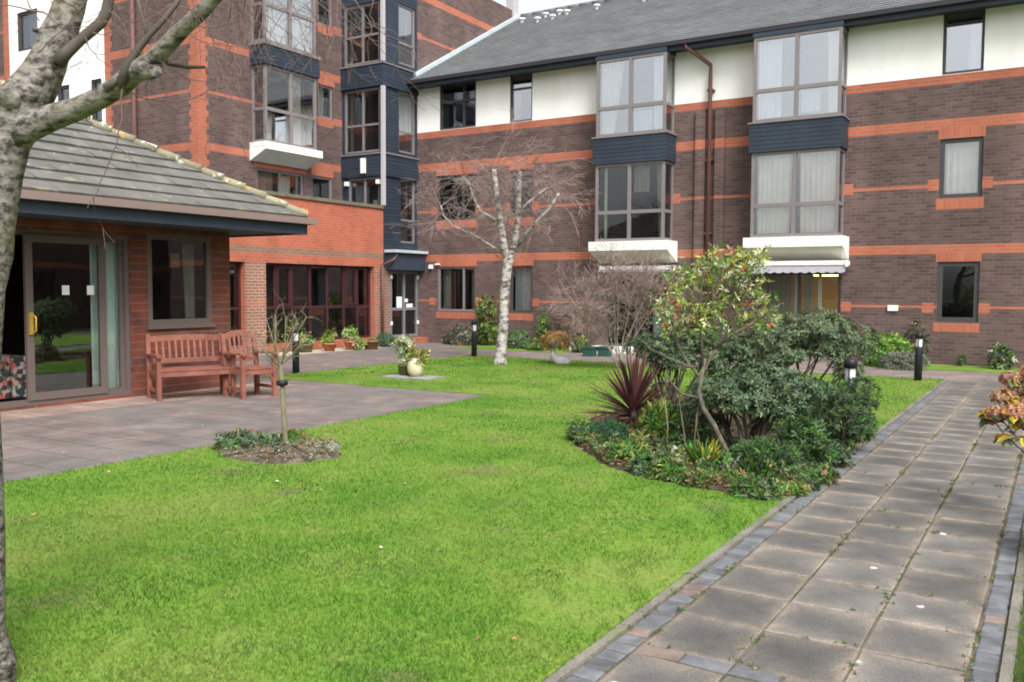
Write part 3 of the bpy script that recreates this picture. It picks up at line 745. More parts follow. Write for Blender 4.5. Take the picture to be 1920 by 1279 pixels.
v = MB(); FR.box(v, -10.6, -8.3, -.05, .12, .0, .9); v.build('door_step', 'paint_white', rw)
v = MB(); FR.box(v, -6.4, -4.2, -.05, .10, .0, .7); v.build('door_step', 'concrete_edge', rw)

# ================================================================== LEFT BLOCK
XT, YT, XW, YQ = -16.65, 20.0, -18.2, 14.84
ZL = 11.35
lb = thing('apartment_building', (-20, 18, 0), 'tall dark brick apartment block with orange corner quoins and navy corner tower', 'building')
FW = Fac('X', XW); FQ = Fac('Y', YQ); FT = Fac('X', XT); FTY = Fac('Y', YT)
wall = MB()
bands = [(5.03, 5.22), (7.62, 7.82), (10.2, 10.4), (6.44, 6.51), (9.05, 9.12), (3.82, 3.9)]
lw = dict(bayA=(16.55, 18.42, 5.42, 7.40), bayT=(16.55, 18.42, 7.98, 10.0), low=(16.70, 18.42, 3.0, 4.80), sA=(19.02, 19.62, 6.50, 7.44), sT=(19.02, 19.62, 9.12, 10.05), sL=(18.74, 19.58, 3.6, 4.82))
def quoin(u0, u1, z0, z1, right):
    out = []; z = z0; i = 0
    while z < z1:
        ext = .075 if i % 2 else 0
        out.append((u0 - (ext if not right else 0), u1 + (ext if right else 0), z, min(z + .15, z1), ORA)); z += .15; i += 1
    return out
pat = [(YQ, YT, a, b, ORA) for a, b in bands] + quoin(YQ, YQ + .24, 0, ZL, True)
pat += [(19.02, 19.7, 7.44, 7.64, ORA), (18.98, 19.62, 6.26, 6.48, ORA), (19.62, YT, 6.36, 6.56, ORA), (19.0, 19.62, 8.88, 9.12, ORA), (19.62, YT, 8.98, 9.2, ORA), (18.72, 19.62, 4.82, 5.05, ORA), (16.6, 18.5, 4.80, 4.95, ORA)]
FW.wall(wall, YQ, YT, -.1, ZL, list(lw.values()), pat)
# return wall facing the camera with white panel
lq = dict(p1=(-25.95, -24.95, 8.4, 9.5), p2=(-24.05, -23.5, 6.4, 7.2), p3=(-22.5, -22.05, 6.05, 7.2))
pat = [(-34, XW, a, b, ORA) for a, b in bands] + quoin(XW - .26, XW, 0, ZL, False)
pat += [(-26.4, -21.9, 4.6, 10.1, WHI)] + quoin(-21.9, -21.64, 0, ZL, True) + [(-26.7, -26.4, 0, ZL, ORA)]
FQ.wall(wall, -34, XW, -.1, ZL, list(lq.values()), pat)
# wall behind the tower, above the slate roof
bandsB = [(10.28, 10.48), (9.14, 9.22), (7.62, 7.8)]
pat = [(21.6, 27.1, a, b, ORA) for a, b in bandsB] + [(21.6, 21.8, 9.08, 9.28, ORA)]
FT.wall(wall, 21.6, 27.1, 7.0, ZL, [], pat)
wall.face([(XT, 27.1, 7), (-30, 27.1, 7), (-30, 27.1, ZL), (XT, 27.1, ZL)], 0)
wall.face([(XW, YQ, ZL), (XW, 27.1, ZL), (-34, 27.1, ZL), (-34, YQ, ZL)], 0)
wall.face([(XT, YT, ZL), (XT, 27.1, ZL), (XW, 27.1, ZL), (XW, YT, ZL)], 0)
wall.build('wall', ['brick_dark', 'brick_band', 'brick_soldier', 'render_white'], lb)
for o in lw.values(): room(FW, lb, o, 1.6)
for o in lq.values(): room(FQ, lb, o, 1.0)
# tower shell
tw = MB()
towerX = dict(a=(20.72, 21.52, 5.62, 7.40), b=(20.72, 21.52, 8.18, 9.92), c=(20.80, 21.50, 3.62, 4.86), c2=(20.80, 21.50, 2.98, 3.50), door=(20.27, 21.58, .18, 2.14))
towerY = dict(a=(-18.12, -16.78, 5.56, 7.38), b=(-18.12, -16.78, 8.10, 9.80), c=(-17.98, -16.80, 3.95, 4.84))
FT.wall(tw, YT, YF - .002, 2.2, ZL, [v for k, v in towerX.items() if k != 'door'], [])
FT.wall(tw, YT, YF - .002, -.1, 2.2, [towerX['door']], [(YT, YF, -.1, 2.2, 1), (YT, YF, 1.24, 1.30, 2)])
FTY.wall(tw, XW, XT, 3.0, ZL, list(towerY.values()), [])
tw.build('tower_cladding', ['navy_board', 'brick_pier', 'brick_band'], lb)
for o in towerX.values(): room(FT, lb, o, 1.2)
for o in towerY.values(): room(FTY, lb, o, 1.2)
for z in (7.40, 4.86):
    t = MB(); h = .62
    FTY.box(t, XW, XT + .06, z, z + h, .002, .06, 0); FT.box(t, YT, YF, z, z + h, .002, .06, 0)
    FTY.box(t, XW, XT + .09, z + h, z + h + .04, .002, .09, 1); FT.box(t, YT, YF, z + h, z + h + .04, .002, .09, 1)
    t.build('cladding_panel', ['navy_board', 'frame_taupe'], lb)
for z0, z1 in ((4.0, 7.38), (8.07, ZL)):
    t = MB(); t.box(XT + .0, YT - .10, z0, XT + .10, YT - .0, z1); t.build('corner_post', 'frame_light', lb)
# tower windows
for k, cs in (('a', [(20.8, 21.15, 5.7, 6.2, 'curtain_dim', None), (21.2, 21.46, 5.7, 7.35, 'panel_pale', None)]), ('b', [(20.78, 21.46, 8.9, 9.9, 'curtain_net', None)])):
    a, b, c, d = towerX[k]; window(FT, lb, a, b, c, d, 'frame_taupe', trans=[c + .62], curtains=cs, glass='glass_sky')
for k in ('c', 'c2'):
    a, b, c, d = towerX[k]; window(FT, lb, a, b, c, d, 'frame_taupe', curtains=[(a + .12, b - .08, c, d - .06, 'panel_pale', None)], fw=.05)
for k, tr in (('a', 6.35), ('b', 8.9), ('c', None)):
    a, b, c, d = towerY[k]
    window(FTY, lb, a, b, c, d, 'frame_taupe', mull=[(a + b) / 2 + .02], trans=[tr] if tr else [], curtains=[(a + .05, a + .16, c, d, 'curtain_dim', None)] if tr else [(b - .45, b - .25, c, c + .25, 'curtain_cream', None)])
v = MB(); FTY.box(v, -17.4, -17.24, 4.95, 5.38, .06, .12); v.build('wall_lamp', 'paint_white', lb)
for x in (-17.98, -16.78):
    v = MB(); FTY.box(v, x - .05, x + .05, 4.62, 4.74, .0, .12); v.build('wall_lamp', 'paint_white', lb)
# entrance door and canopy
a, b, c, d = towerX['door']
do = window(FT, lb, a, b, c, d, 'frame_grey', mull=[(a + b) / 2], trans=[1.02], fw=.08, name='entrance_door', dep=.02)
for a_, b_, c_ in ((20.60, 20.84, 1.38), (21.05, 21.36, 1.17)):
    v = MB(); FT.box(v, a_, b_, 1.06, c_, -.005, .0); v.build('notice', 'paint_white', do)
v = MB(); FT.box(v, 20.94, 21.02, 1.22, 1.32, .03, .08); v.build('handle', 'paint_white', do)
for uu in (20.30, 21.55):
    for zz in (.55, 1.9):
        v = MB(); FT.box(v, uu - .03, uu + .03, zz, zz + .11, .03, .07); v.build('hinge', 'paint_white', do)
v = MB(); FT.box(v, 20.12, 21.56, 2.16, 2.66, .002, .32, 0); FT.box(v, 20.04, 21.58, 2.66, 2.74, .002, .42, 1)
v.build('door_canopy', ['navy_paint', 'lead'], lb)
v = MB(); FT.box(v, 20.3, 21.58, -.05, .16, .0, .42); v.build('door_step', 'brick_orange', lb)
# left block windows
BL = .5
p = bay(FW, lb, 16.55, 18.42, 5.42, 7.40, BL, 'frame_taupe', [17.48], [6.28], [(17.54, 17.98, 5.5, 7.34, 'curtain_cream', -.2), (16.7, 17.4, 5.5, 6.2, 'curtain_dim', None)], glass='glass_sky')
p = bay(FW, lb, 16.55, 18.42, 7.98, 10.0, BL, 'frame_taupe', [17.48], [8.95], [(16.64, 17.42, 8.06, 8.9, 'curtain_cream', None), (17.54, 18.34, 8.06, 8.9, 'curtain_cream', None)], glass='glass_sky')
p = MB(); FW.box(p, 16.49, 18.50, 7.402, 7.90, .002, BL + .06, 0); FW.box(p, 16.46, 18.53, 7.90, 7.978, .002, BL + .09, 1); p.build('cladding_panel', ['navy_board', 'frame_taupe'], lb)
p = MB(); a0, a1 = 16.46, 18.55; b0, b1 = 16.62, 18.38; D = BL + .1; zt, zm, zb = 5.415, 5.22, 4.94
def q(*pts, mi=0): p.face([FW.p(*t) for t in pts], mi)
q((a0, zm, D), (a1, zm, D), (a1, zt, D), (a0, zt, D)); q((a0, zt, D), (a1, zt, D), (a1, zt, .002), (a0, zt, .002))
q((b0, zb, .1), (b1, zb, .1), (a1, zm, D), (a0, zm, D), mi=1)
q((a0, zt, .002), (a0, zb, .002), (b0, zb, .1), (a0, zm, D), (a0, zt, D)); q((a1, zt, D), (a1, zm, D), (b1, zb, .1), (a1, zb, .002), (a1, zt, .002))
q((b0, zb, .1), (a0, zb, .002), (a1, zb, .002), (b1, zb, .1))
p.build('canted_base', ['paint_white', 'paint_white'], lb)
a, b, c, d = lw['low']; window(FW, lb, a, b, c, d, 'frame_taupe', mull=[17.55], curtains=[(a + .06, a + .8, c, d, 'curtain_dim', None), (17.75, 18.1, c, d, 'curtain_cream', None)])
a, b, c, d = lw['sL']; window(FW, lb, a, b, c, d, 'frame_taupe')
a, b, c, d = lw['sA']; window(FW, lb, a, b, c, d, 'frame_taupe', curtains=[(a + .28, a + .48, c, d, 'curtain_cream', .3)])
a, b, c, d = lw['sT']; window(FW, lb, a, b, c, d, 'frame_taupe')
for k, (a, b, c, d) in lq.items():
    window(FQ, lb, a, b, c, d, 'frame_dark', curtains=[(a + .2, b, c, d, 'curtain_net', None)] if k != 'p2' else [], fw=.07)
dp = MB(); dp.tube([FQ.p(-20.55, 0, .1), FQ.p(-20.55, ZL, .1)], .07, 8)
dp.build('downpipe', 'pipe_maroon', lb)
fl = MB()
fl.bar((XT + .05, 21.35, EZ + SL * (21.35 - EY) + .06), (XT + .05, 27.3, EZ + SL * (27.3 - EY) + .06), .22, .10)
fl.build('roof_flashing', 'lead', lb)
v = MB(); v.box(XT - .25, 27.0, 9.0, XT + .05, 27.35, ZL + .8); v.build('chimney_pipe', 'frame_light', lb)

# ================================================================== EXTENSION
ex = thing('entrance_extension', (XT - .7, 17, 0), 'single storey orange brick lounge extension with maroon framed glazing', 'building')
e = MB()
gl = [(15.53, 19.60, .22, 2.24), (13.4, 14.87, .22, 2.24)]
FT.wall(e, 11.0, YT - .002, -.1, 3.9, gl, [(11, 20, -.1, 2.30, 2), (15.53, 19.6, -.1, .22, 0), (11, 20, 2.24, 2.46, 0), (11, 20, 2.46, 2.63, 1), (11, 20, 1.20, 1.27, 3)], reveal=.25)
e.face([(XT, 11, -.1), (XT, 11, 3.9), (XW, 11, 3.9), (XW, 11, -.1)], 0)
e.build('wall', ['brick_orange', 'brick_brown', 'brick_pier', 'brick_band'], ex)
v = MB(); v.box(XT - .28, 10.95, 3.90, XT + .05, YT - .003, 3.99); v.build('coping', 'coping', ex)
v = MB(); v.box(XW + .002, 11, 3.7, XT - .285, YT - .12, 3.82); v.build('flat_roof', 'soffit_dark', ex)
for o in gl: room(FT, ex, o, 1.5, d0=-.25)
window(FT, ex, 15.53, 19.60, .22, 2.24, 'frame_maroon', mull=[15.98, 16.55, 17.20, 17.84, 18.50, 19.05], trans=[1.12], dep=.2, fw=.06, mw=.07)
for a, b in ((16.02, 16.51), (18.54, 19.01)):
    v = MB(); frame_bars(FT, v, a, b, 1.16, 2.17, -.2, -.13, .06); v.build('window_sash', 'frame_maroon', ex)
window(FT, ex, 13.4, 14.87, .22, 2.24, 'frame_maroon', mull=[14.3], trans=[1.12], dep=.2, fw=.06)
dp = MB(); dp.tube([FT.p(19.82, 2.3, .12), FT.p(19.82, .05, .12)], .04, 8); dp.tube([FT.p(20.2, 2.6, .35), FT.p(20.1, 2.45, .3), FT.p(19.82, 2.3, .12)], .035, 8)
dp.build('downpipe', 'pipe_maroon', ex)

# ================================================================== PAVILION
XP = -11.55
FP = Fac('X', XP)
pv = thing('garden_pavilion', (-14.3, 6.7, 0), 'low brick garden room with grey tiled hipped roof and sliding glass door', 'building')
PY0, PY1 = 3.4, 10.0
pw = MB()
door_o = (3.9, 8.16, .04, 2.36); win_o = (8.46, 9.62, 1.05, 2.40)
FP.wall(pw, PY0, PY1, -.1, 2.5, [door_o, win_o], [], reveal=.14)
pw.face([(XP, PY1, -.1), (XP - 5.6, PY1, -.1), (XP - 5.6, PY1, 2.5), (XP, PY1, 2.5)], 0)
pw.face([(XP, PY0, -.1), (XP, PY0, 2.5), (XP - 5.6, PY0, 2.5), (XP - 5.6, PY0, -.1)], 0)
pw.build('wall', 'brick_panel', pv)
rm = MB()
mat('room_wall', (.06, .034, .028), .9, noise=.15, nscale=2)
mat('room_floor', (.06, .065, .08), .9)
x1 = XP - 5.2
rm.face([(x1, PY0, 0.02), (x1, PY1 - .1, 0.02), (x1, PY1 - .1, 2.4), (x1, PY0, 2.4)], 0)
rm.face([(x1, PY1 - .1, 0.02), (XP - .14, PY1 - .1, .02), (XP - .14, PY1 - .1, 2.4), (x1, PY1 - .1, 2.4)], 0)
rm.face([(x1, PY0 + .1, .02), (x1, PY0 + .1, 2.4), (XP - .14, PY0 + .1, 2.4), (XP - .14, PY0 + .1, .02)], 0)
rm.face([(x1, PY0, .02), (XP - .14, PY0, .02), (XP - .14, PY1, .02), (x1, PY1, .02)], 1)
rm.face([(x1, PY0, 2.4), (x1, PY1, 2.4), (XP - .14, PY1, 2.4), (XP - .14, PY0, 2.4)], 2)
for a, b in ((8.16, 8.46), (9.62, 9.9)): FP.quad(rm, a, b, .02, 2.4, -.16, 2)
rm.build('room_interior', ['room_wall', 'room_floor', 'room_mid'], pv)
# sliding door: fixed frame, sliding leaf, fixed leaf
fr = MB(); frame_bars(FP, fr, door_o[0], door_o[1], door_o[2], door_o[3], -.13, -.02, .07)
fo = fr.build('door_frame', 'frame_brown', pv)
lf = MB(); pn = frame_bars(FP, lf, 6.62, 7.78, .10, 2.30, -.05, .0, .10)
lo = lf.build('sliding_door', 'frame_brown', pv)
g = MB(); FP.box(g, 6.71, 7.69, .19, 2.21, -.03, -.024); g.build('pane', 'glass_door', lo)
h = MB(); FP.box(h, 6.645, 6.70, .98, 1.27, .002, .03); h.tube([FP.p(6.70, 1.0, .03), FP.p(6.715, 1.03, .06), FP.p(6.715, 1.2, .06), FP.p(6.70, 1.24, .03)], .012, 8)
mat('brass', (.62, .42, .10), .35, metal=.6); h.build('handle', 'brass', lo)
for yy in (7.135, 7.50):
    s_ = MB(); FP.box(s_, yy, yy + .105, 1.50, 1.63, -.0235, -.022); s_.build('notice', 'paint_white', lo)
lf = MB(); frame_bars(FP, lf, 7.72, 8.09, .10, 2.30, -.12, -.06, .05); l2 = lf.build('fixed_window', 'frame_brown', pv)
g = MB(); FP.box(g, 7.76, 8.05, .14, 2.26, -.1, -.094); g.build('pane', 'glass_door', l2)
cm = MB(); FP.curtain(cm, 7.66, 8.12, .10, 2.26, -.20, amp=.04, wl=.10, gather=None); cm.build('curtain', 'curtain_white', l2)
wo = window(FP, pv, win_o[0], win_o[1], win_o[2], win_o[3], 'frame_brown', fw=.075, dep=.05, curtains=[(9.22, 9.46, 1.1, 2.3, 'curtain_dim', -.2)])
v = MB(); FP.box(v, win_o[0] - .03, win_o[1] + .03, .985, 1.048, -.1, .05); v.build('sill', 'frame_brown', wo)
v = MB(); FP.box(v, 9.0, 9.18, 1.92, 2.14, -.22, -.20); v.build('wall_notice', 'notice_tan', pv) if 'notice_tan' in MATS else (mat('notice_tan', (.42, .25, .14), .8), v.build('wall_notice', 'notice_tan', pv))
# roof
EXX, EYY, EZP = -10.45, 10.65, 2.75
half = 3.9; apex = (EXX - half, EYY - half, EZP + .587 * half)
c00 = (EXX, EYY - 2 * half, EZP); c01 = (EXX, EYY, EZP); c11 = (EXX - 2 * half, EYY, EZP); c10 = (EXX - 2 * half, EYY - 2 * half, EZP)
def tile_slope(mb, e0, e1, ap, n, th=.035):
    e0, e1, ap = Vector(e0), Vector(e1), Vector(ap)
    nrm = (e1 - e0).cross(ap - e0).normalized()
    if nrm.z < 0: nrm = -nrm
    mid = (e0 + e1) / 2; Ls = (ap - mid).length; Lw = (e1 - e0).length; ux = (e1 - e0).normalized()
    tw = .30
    for k in range(n):
        a, b = k / n, (k + 1) / n
        p0 = e0.lerp(ap, a); p1 = e1.lerp(ap, a); q0 = e0.lerp(ap, b); q1 = e1.lerp(ap, b)
        s0 = (p0 - e0).dot(ux); s1 = (p1 - e0).dot(ux); r0 = (q0 - e0).dot(ux); r1 = (q1 - e0).dot(ux)
        lowo = e0 + (ap - mid) * a; hio = e0 + (ap - mid) * b
        off = (k % 2) * tw / 2
        x = math.floor(s0 / tw) * tw - off
        while x < s1:
            xa, xb = x + .002, x + tw - .002
            la, lb_ = max(xa, s0), min(xb, s1); ha, hb = max(xa, r0), min(xb, r1)
            x += tw
            if lb_ - la < .01: continue
            if hb < ha: ha = hb = min(max((xa + xb) / 2, r0), r1)
            jl = random.uniform(-.005, .005); up = nrm * (th + jl)
            P0 = lowo + ux * la; P1 = lowo + ux * lb_; Q1 = hio + ux * hb; Q0 = hio + ux * ha
            mb.face([P0 + up, P1 + up, Q1 + nrm * .004, Q0 + nrm * .004])
            mb.v_ = None
            mb.face([P0, P1, P1 + up, P0 + up])
random.seed(5)
r_ = MB(); 
tile_slope(r_, c00, c01, apex, 14); tile_slope(r_, c01, c11, apex, 14); tile_slope(r_, c11, c10, apex, 14); tile_slope(r_, c10, c00, apex, 14)
r_.face([c00, c01, apex], 1); r_.face([c01, c11, apex], 1); r_.face([c11, c10, apex], 1); r_.face([c10, c00, apex], 1)
po = r_.build('roof', ['tile_pav', 'soffit_dark'], pv)
ht = MB()
for c in (c01, c00, c11):
    A, B = Vector(c), Vector(apex); n = 17; d = (B - A) / n
    for i in range(n):
        p0 = A + d * i + Vector((0, 0, .05)); p1 = A + d * (i + 1.06) + Vector((0, 0, .025))
        ht.tube([p0, p1], [.074, .064], 9)
ht.build('hip_tiles', 'tile_hip', po)
g = MB(); g.box(EXX, c00[1], EZP - .11, EXX + .11, EYY + .11, EZP - .01); g.box(c11[0], EYY, EZP - .11, EXX - .001, EYY + .11, EZP - .01)
g.build('gutter', 'gutter_brown', pv)
g = MB(); g.box(EXX - .06, c00[1], EZP - .27, EXX - .002, EYY - .0, EZP - .012); g.box(c11[0], EYY - .06, EZP - .27, EXX - .062, EYY - .002, EZP - .012)
g.build('fascia', 'navy_paint', pv)
g = MB(); g.box(c11[0] + .1, c00[1] + .1, 2.505, EXX - .062, EYY - .062, 2.53); g.build('soffit', 'soffit_dark', pv)

# ================================================================== WING ACROSS THE LAWN (shows in the glass)
class FacW(Fac):
    def p(s, u, z, d=0.0): return (s.c - d, -u, z)
FO = FacW('W', 13.0)
ow = thing('apartment_building', (16, 5, 0), 'brick wing across the garden that shows only as a reflection in the glass', 'building')
q_ = MB(); ops = []
for k in range(-5, 7): ops += [(-22 + k * 5.2, -20 + k * 5.2, .9, 2.2), (-22 + k * 5.2, -20 + k * 5.2, 3.6, 4.9)]
FO.wall(q_, -52, 16, -.1, 5.6, ops, [(-52, 16, 2.4, 2.62, 1), (-52, 16, 5.1, 5.3, 1)])
q_.face([(13, -16, 5.6), (13, 52, 5.6), (19, 52, 7.6), (19, -16, 7.6)], 2)
q_.face([(13, 52, -.1), (25, 52, -.1), (25, 52, 5.6), (19, 52, 7.6), (13, 52, 5.6)], 0); q_.face([(13, -16, -.1), (13, -16, 5.6), (19, -16, 7.6), (25, -16, 5.6), (25, -16, -.1)], 0)
q_.face([(19, -16, 7.6), (19, 52, 7.6), (25, 52, 5.6), (25, -16, 5.6)], 2); q_.face([(25, -16, -.1), (25, -16, 5.6), (25, 52, 5.6), (25, 52, -.1)], 0)
q_.build('wall', ['brick_dark', 'brick_band', 'roof_slate'], ow)
for o in ops: room(FO, ow, o, 1.2); window(FO, ow, *o, 'frame_dark', mull=[(o[0] + o[1]) / 2])

# ================================================================== GROUND
def sheet(name, rects, z, m, skirt=.1, kind='structure', n=1):
    mb = MB()
    for (x0, y0, x1, y1) in rects:
        mb.box(x0, y0, z - skirt, x1, y1, z)
    o = mb.build(name, m); tag(o, kind=kind); return o
gmb = MB(); gmb.face([(-150, -150, -.12), (150, -150, -.12), (150, 150, -.12), (-150, 150, -.12)]); tag(gmb.build('ground', 'earth'), kind='structure')
LX0, LX1, LY, PX, PYb = -12.2, -1.745, 17.85, -7.27, 11.25
BED = [(-4.62, 8.67), (-4.35, 8.2), (-3.96, 7.75), (-3.35, 7.08), (-2.71, 6.85), (-2.18, 6.74), (-1.76, 6.72), (-1.76, 10.4), (-2.3, 11.3), (-2.55, 12.7), (-3.5, 13.0), (-4.7, 12.2), (-5.0, 10.6), (-4.9, 9.4)]
RING = [(-6.36 + .62 * math.cos(t) * (1 + .1 * math.sin(3 * t)), 6.08 + .50 * math.sin(t) * (1 + .08 * math.cos(2 * t))) for t in np.linspace(0, 2 * math.pi, 24, endpoint=False)]
sheet('lawn', [(PX, -6, LX1, PYb), (LX0, PYb, LX1, LY), (.0, -6, 8, 17.8)], .012, 'lawn_base')
sheet('grass_verge', [(-14.2, 19.9, -10.7, 21.55), (-3.6, 20.1, 5, 21.55)], .012, 'lawn_base')
sheet('patio', [(-11.3, 3.4, PX, PYb), (-30, PYb, LX0, 21.55), (-30, 10.0, XP, PYb), (-11.3, -6, PX, 3.4), (XP, 10.7, -11.3, PYb)], 0.0, 'patio_paving')
sheet('threshold_paving', [(XP - .0, 2.0, -10.72, 10.7), ], 0.004, 'pink_paving')
sheet('far_path', [(LX0, LY, 5, 19.9), (LX0, 19.9, 5, 21.58)], -.004, 'far_paving')
def chaikin(P, k=2):
    for _ in range(k):
        Q = []
        for i in range(len(P)):
            a, b = P[i], P[(i + 1) % len(P)]
            Q += [(a[0] * .75 + b[0] * .25, a[1] * .75 + b[1] * .25), (a[0] * .25 + b[0] * .75, a[1] * .25 + b[1] * .75)]
        P = Q
    return P
BED = [(max(-9, min(-1.76, x)), y) for x, y in chaikin(BED)]
def polymesh(name, poly, z, m, mound=.06, seed=1):
    rng = random.Random(seed); cx = sum(p[0] for p in poly) / len(poly); cy = sum(p[1] for p in poly) / len(poly)
    # densify
    P = []
    for i in range(len(poly)):
        a = poly[i]; b = poly[(i + 1) % len(poly)]
        for k in range(3): P.append((a[0] + (b[0] - a[0]) * k / 3, a[1] + (b[1] - a[1]) * k / 3))
    rings = [1.0, .93, .8, .6, .4, .2]
    mb = MB(); n = len(P)
    pts = []
    for ri, s in enumerate(rings):
        row = []
        for (x, y) in P:
            h = z + mound * (1 - s) ** .6 + (rng.uniform(-.012, .02) if ri else -.02)
            row.append((cx + (x - cx) * s + rng.uniform(-.02, .02), cy + (y - cy) * s + rng.uniform(-.02, .02), h))
        pts.append(row)
    for ri in range(len(rings) - 1):
        for i in range(n):
            j = (i + 1) % n; mb.face([pts[ri][i], pts[ri][j], pts[ri + 1][j], pts[ri + 1][i]], smooth=True)
    for i in range(n): mb.face([pts[-1][i], pts[-1][(i + 1) % n], (cx, cy, z + mound)], smooth=True)
    o = mb.build(name, m); tag(o, kind='structure'); return o
polymesh('flower_bed', BED, .018, 'soil', .08)
groundmat('soil_dry', (.07, .055, .04), (.115, .092, .068), (.17, .145, .11), 7, 60, bump=.8)
polymesh('tree_bed', RING, .018, 'soil_dry', .04, 4)

# main path: slabs, brick edging and concrete kerbs
random.seed(11)
pm = MB()
pm.box(-1.70, -3, -.1, -.13, LY - .01, -.007, 3)
def slab(x0, y0, x1, y1, z, mi, tilt=.004, ch=None):
    dz = [z + random.uniform(-tilt, tilt) for _ in range(4)]; g = random.uniform(.003, .007); c = .008
    j = [random.uniform(-.006, .006) for _ in range(4)]
    a = [(x0 + g + j[0], y0 + g), (x1 - g, y0 + g + j[1]), (x1 - g + j[2], y1 - g), (x0 + g, y1 - g + j[3])]
    b = [(x0 + g + c, y0 + g + c), (x1 - g - c, y0 + g + c), (x1 - g - c, y1 - g - c), (x0 + g + c, y1 - g - c)]
    i = len(pm.v)
    pm.v += [(p[0], p[1], -.03) for p in a] + [(p[0], p[1], d - .006) for p, d in zip(a, dz)] + [(p[0], p[1], d) for p, d in zip(b, dz)]
    U = [(0, 0), (1, 0), (1, 1), (0, 1)]; V = [(.03, .03), (.97, .03), (.97, .97), (.03, .97)]
    pm.f.append((i + 8, i + 9, i + 10, i + 11)); pm.mi.append(mi); pm.sm.append(False); pm.uv += V
    for k in range(4):
        l = (k + 1) % 4
        pm.f.append((i + 4 + k, i + 4 + l, i + 8 + l, i + 8 + k)); pm.mi.append(mi); pm.sm.append(False); pm.uv += [U[k], U[l], V[l], V[k]]
        pm.f.append((i + k, i + l, i + 4 + l, i + 4 + k)); pm.mi.append(mi); pm.sm.append(False); pm.uv += [U[k], U[l], U[l], U[k]]
cols = [(-1.565, -1.14), (-1.14, -.71), (-.71, -.28)]
y = 3.69 - .46 * 12
for ci, (a, b) in enumerate(cols):
    y = 3.69; 
    while y < LY - .1:
        slab(a, y, b, min(y + .46, LY - .02), .0, 0); y += .46
    y = 3.58
    while y > -2.5:
        slab(a, y - .46, b, y, .0, 0); y -= .46
    n = 2
    for k in range(n):
        slab(a + (b - a) * k / n, 3.58, a + (b - a) * (k + 1) / n, 3.69, .002, 1 if (k + ci) % 2 else 2)
for (a, b) in ((-1.69, -1.57), (-.272, -.165)):
    y = -2.5
    while y < LY - .1:
        l = .105 if a < -1 else .10
        l = .108
        slab(a, y, b, y + l * 1.9 if False else y + l, .001, 2 if random.random() < .14 else 1, .003); y += l
po_ = pm.build('path', ['slab', 'paver_blue', 'paver_pink', 'moss']); tag(po_, kind='structure')
kb = MB()
for a, b in ((-1.742, -1.694), (-.160, -.112)):
    y = -2.5
    while y < LY: kb.box(a, y + .004, -.1, b, min(y + .9, LY), .012 + random.uniform(-.004, .004)); y += .904
tag(kb.build('path_kerb', 'concrete_edge'), kind='structure')

def inpoly(x, y, poly):
    x = np.asarray(x); y = np.asarray(y); r = np.zeros(x.shape, bool); n = len(poly); j = n - 1
    for i in range(n):
        xi, yi = poly[i]; xj, yj = poly[j]
        c = ((yi > y) != (yj > y)) & (x < (xj - xi) * (y - yi) / (yj - yi + 1e-12) + xi); r ^= c; j = i
    return r
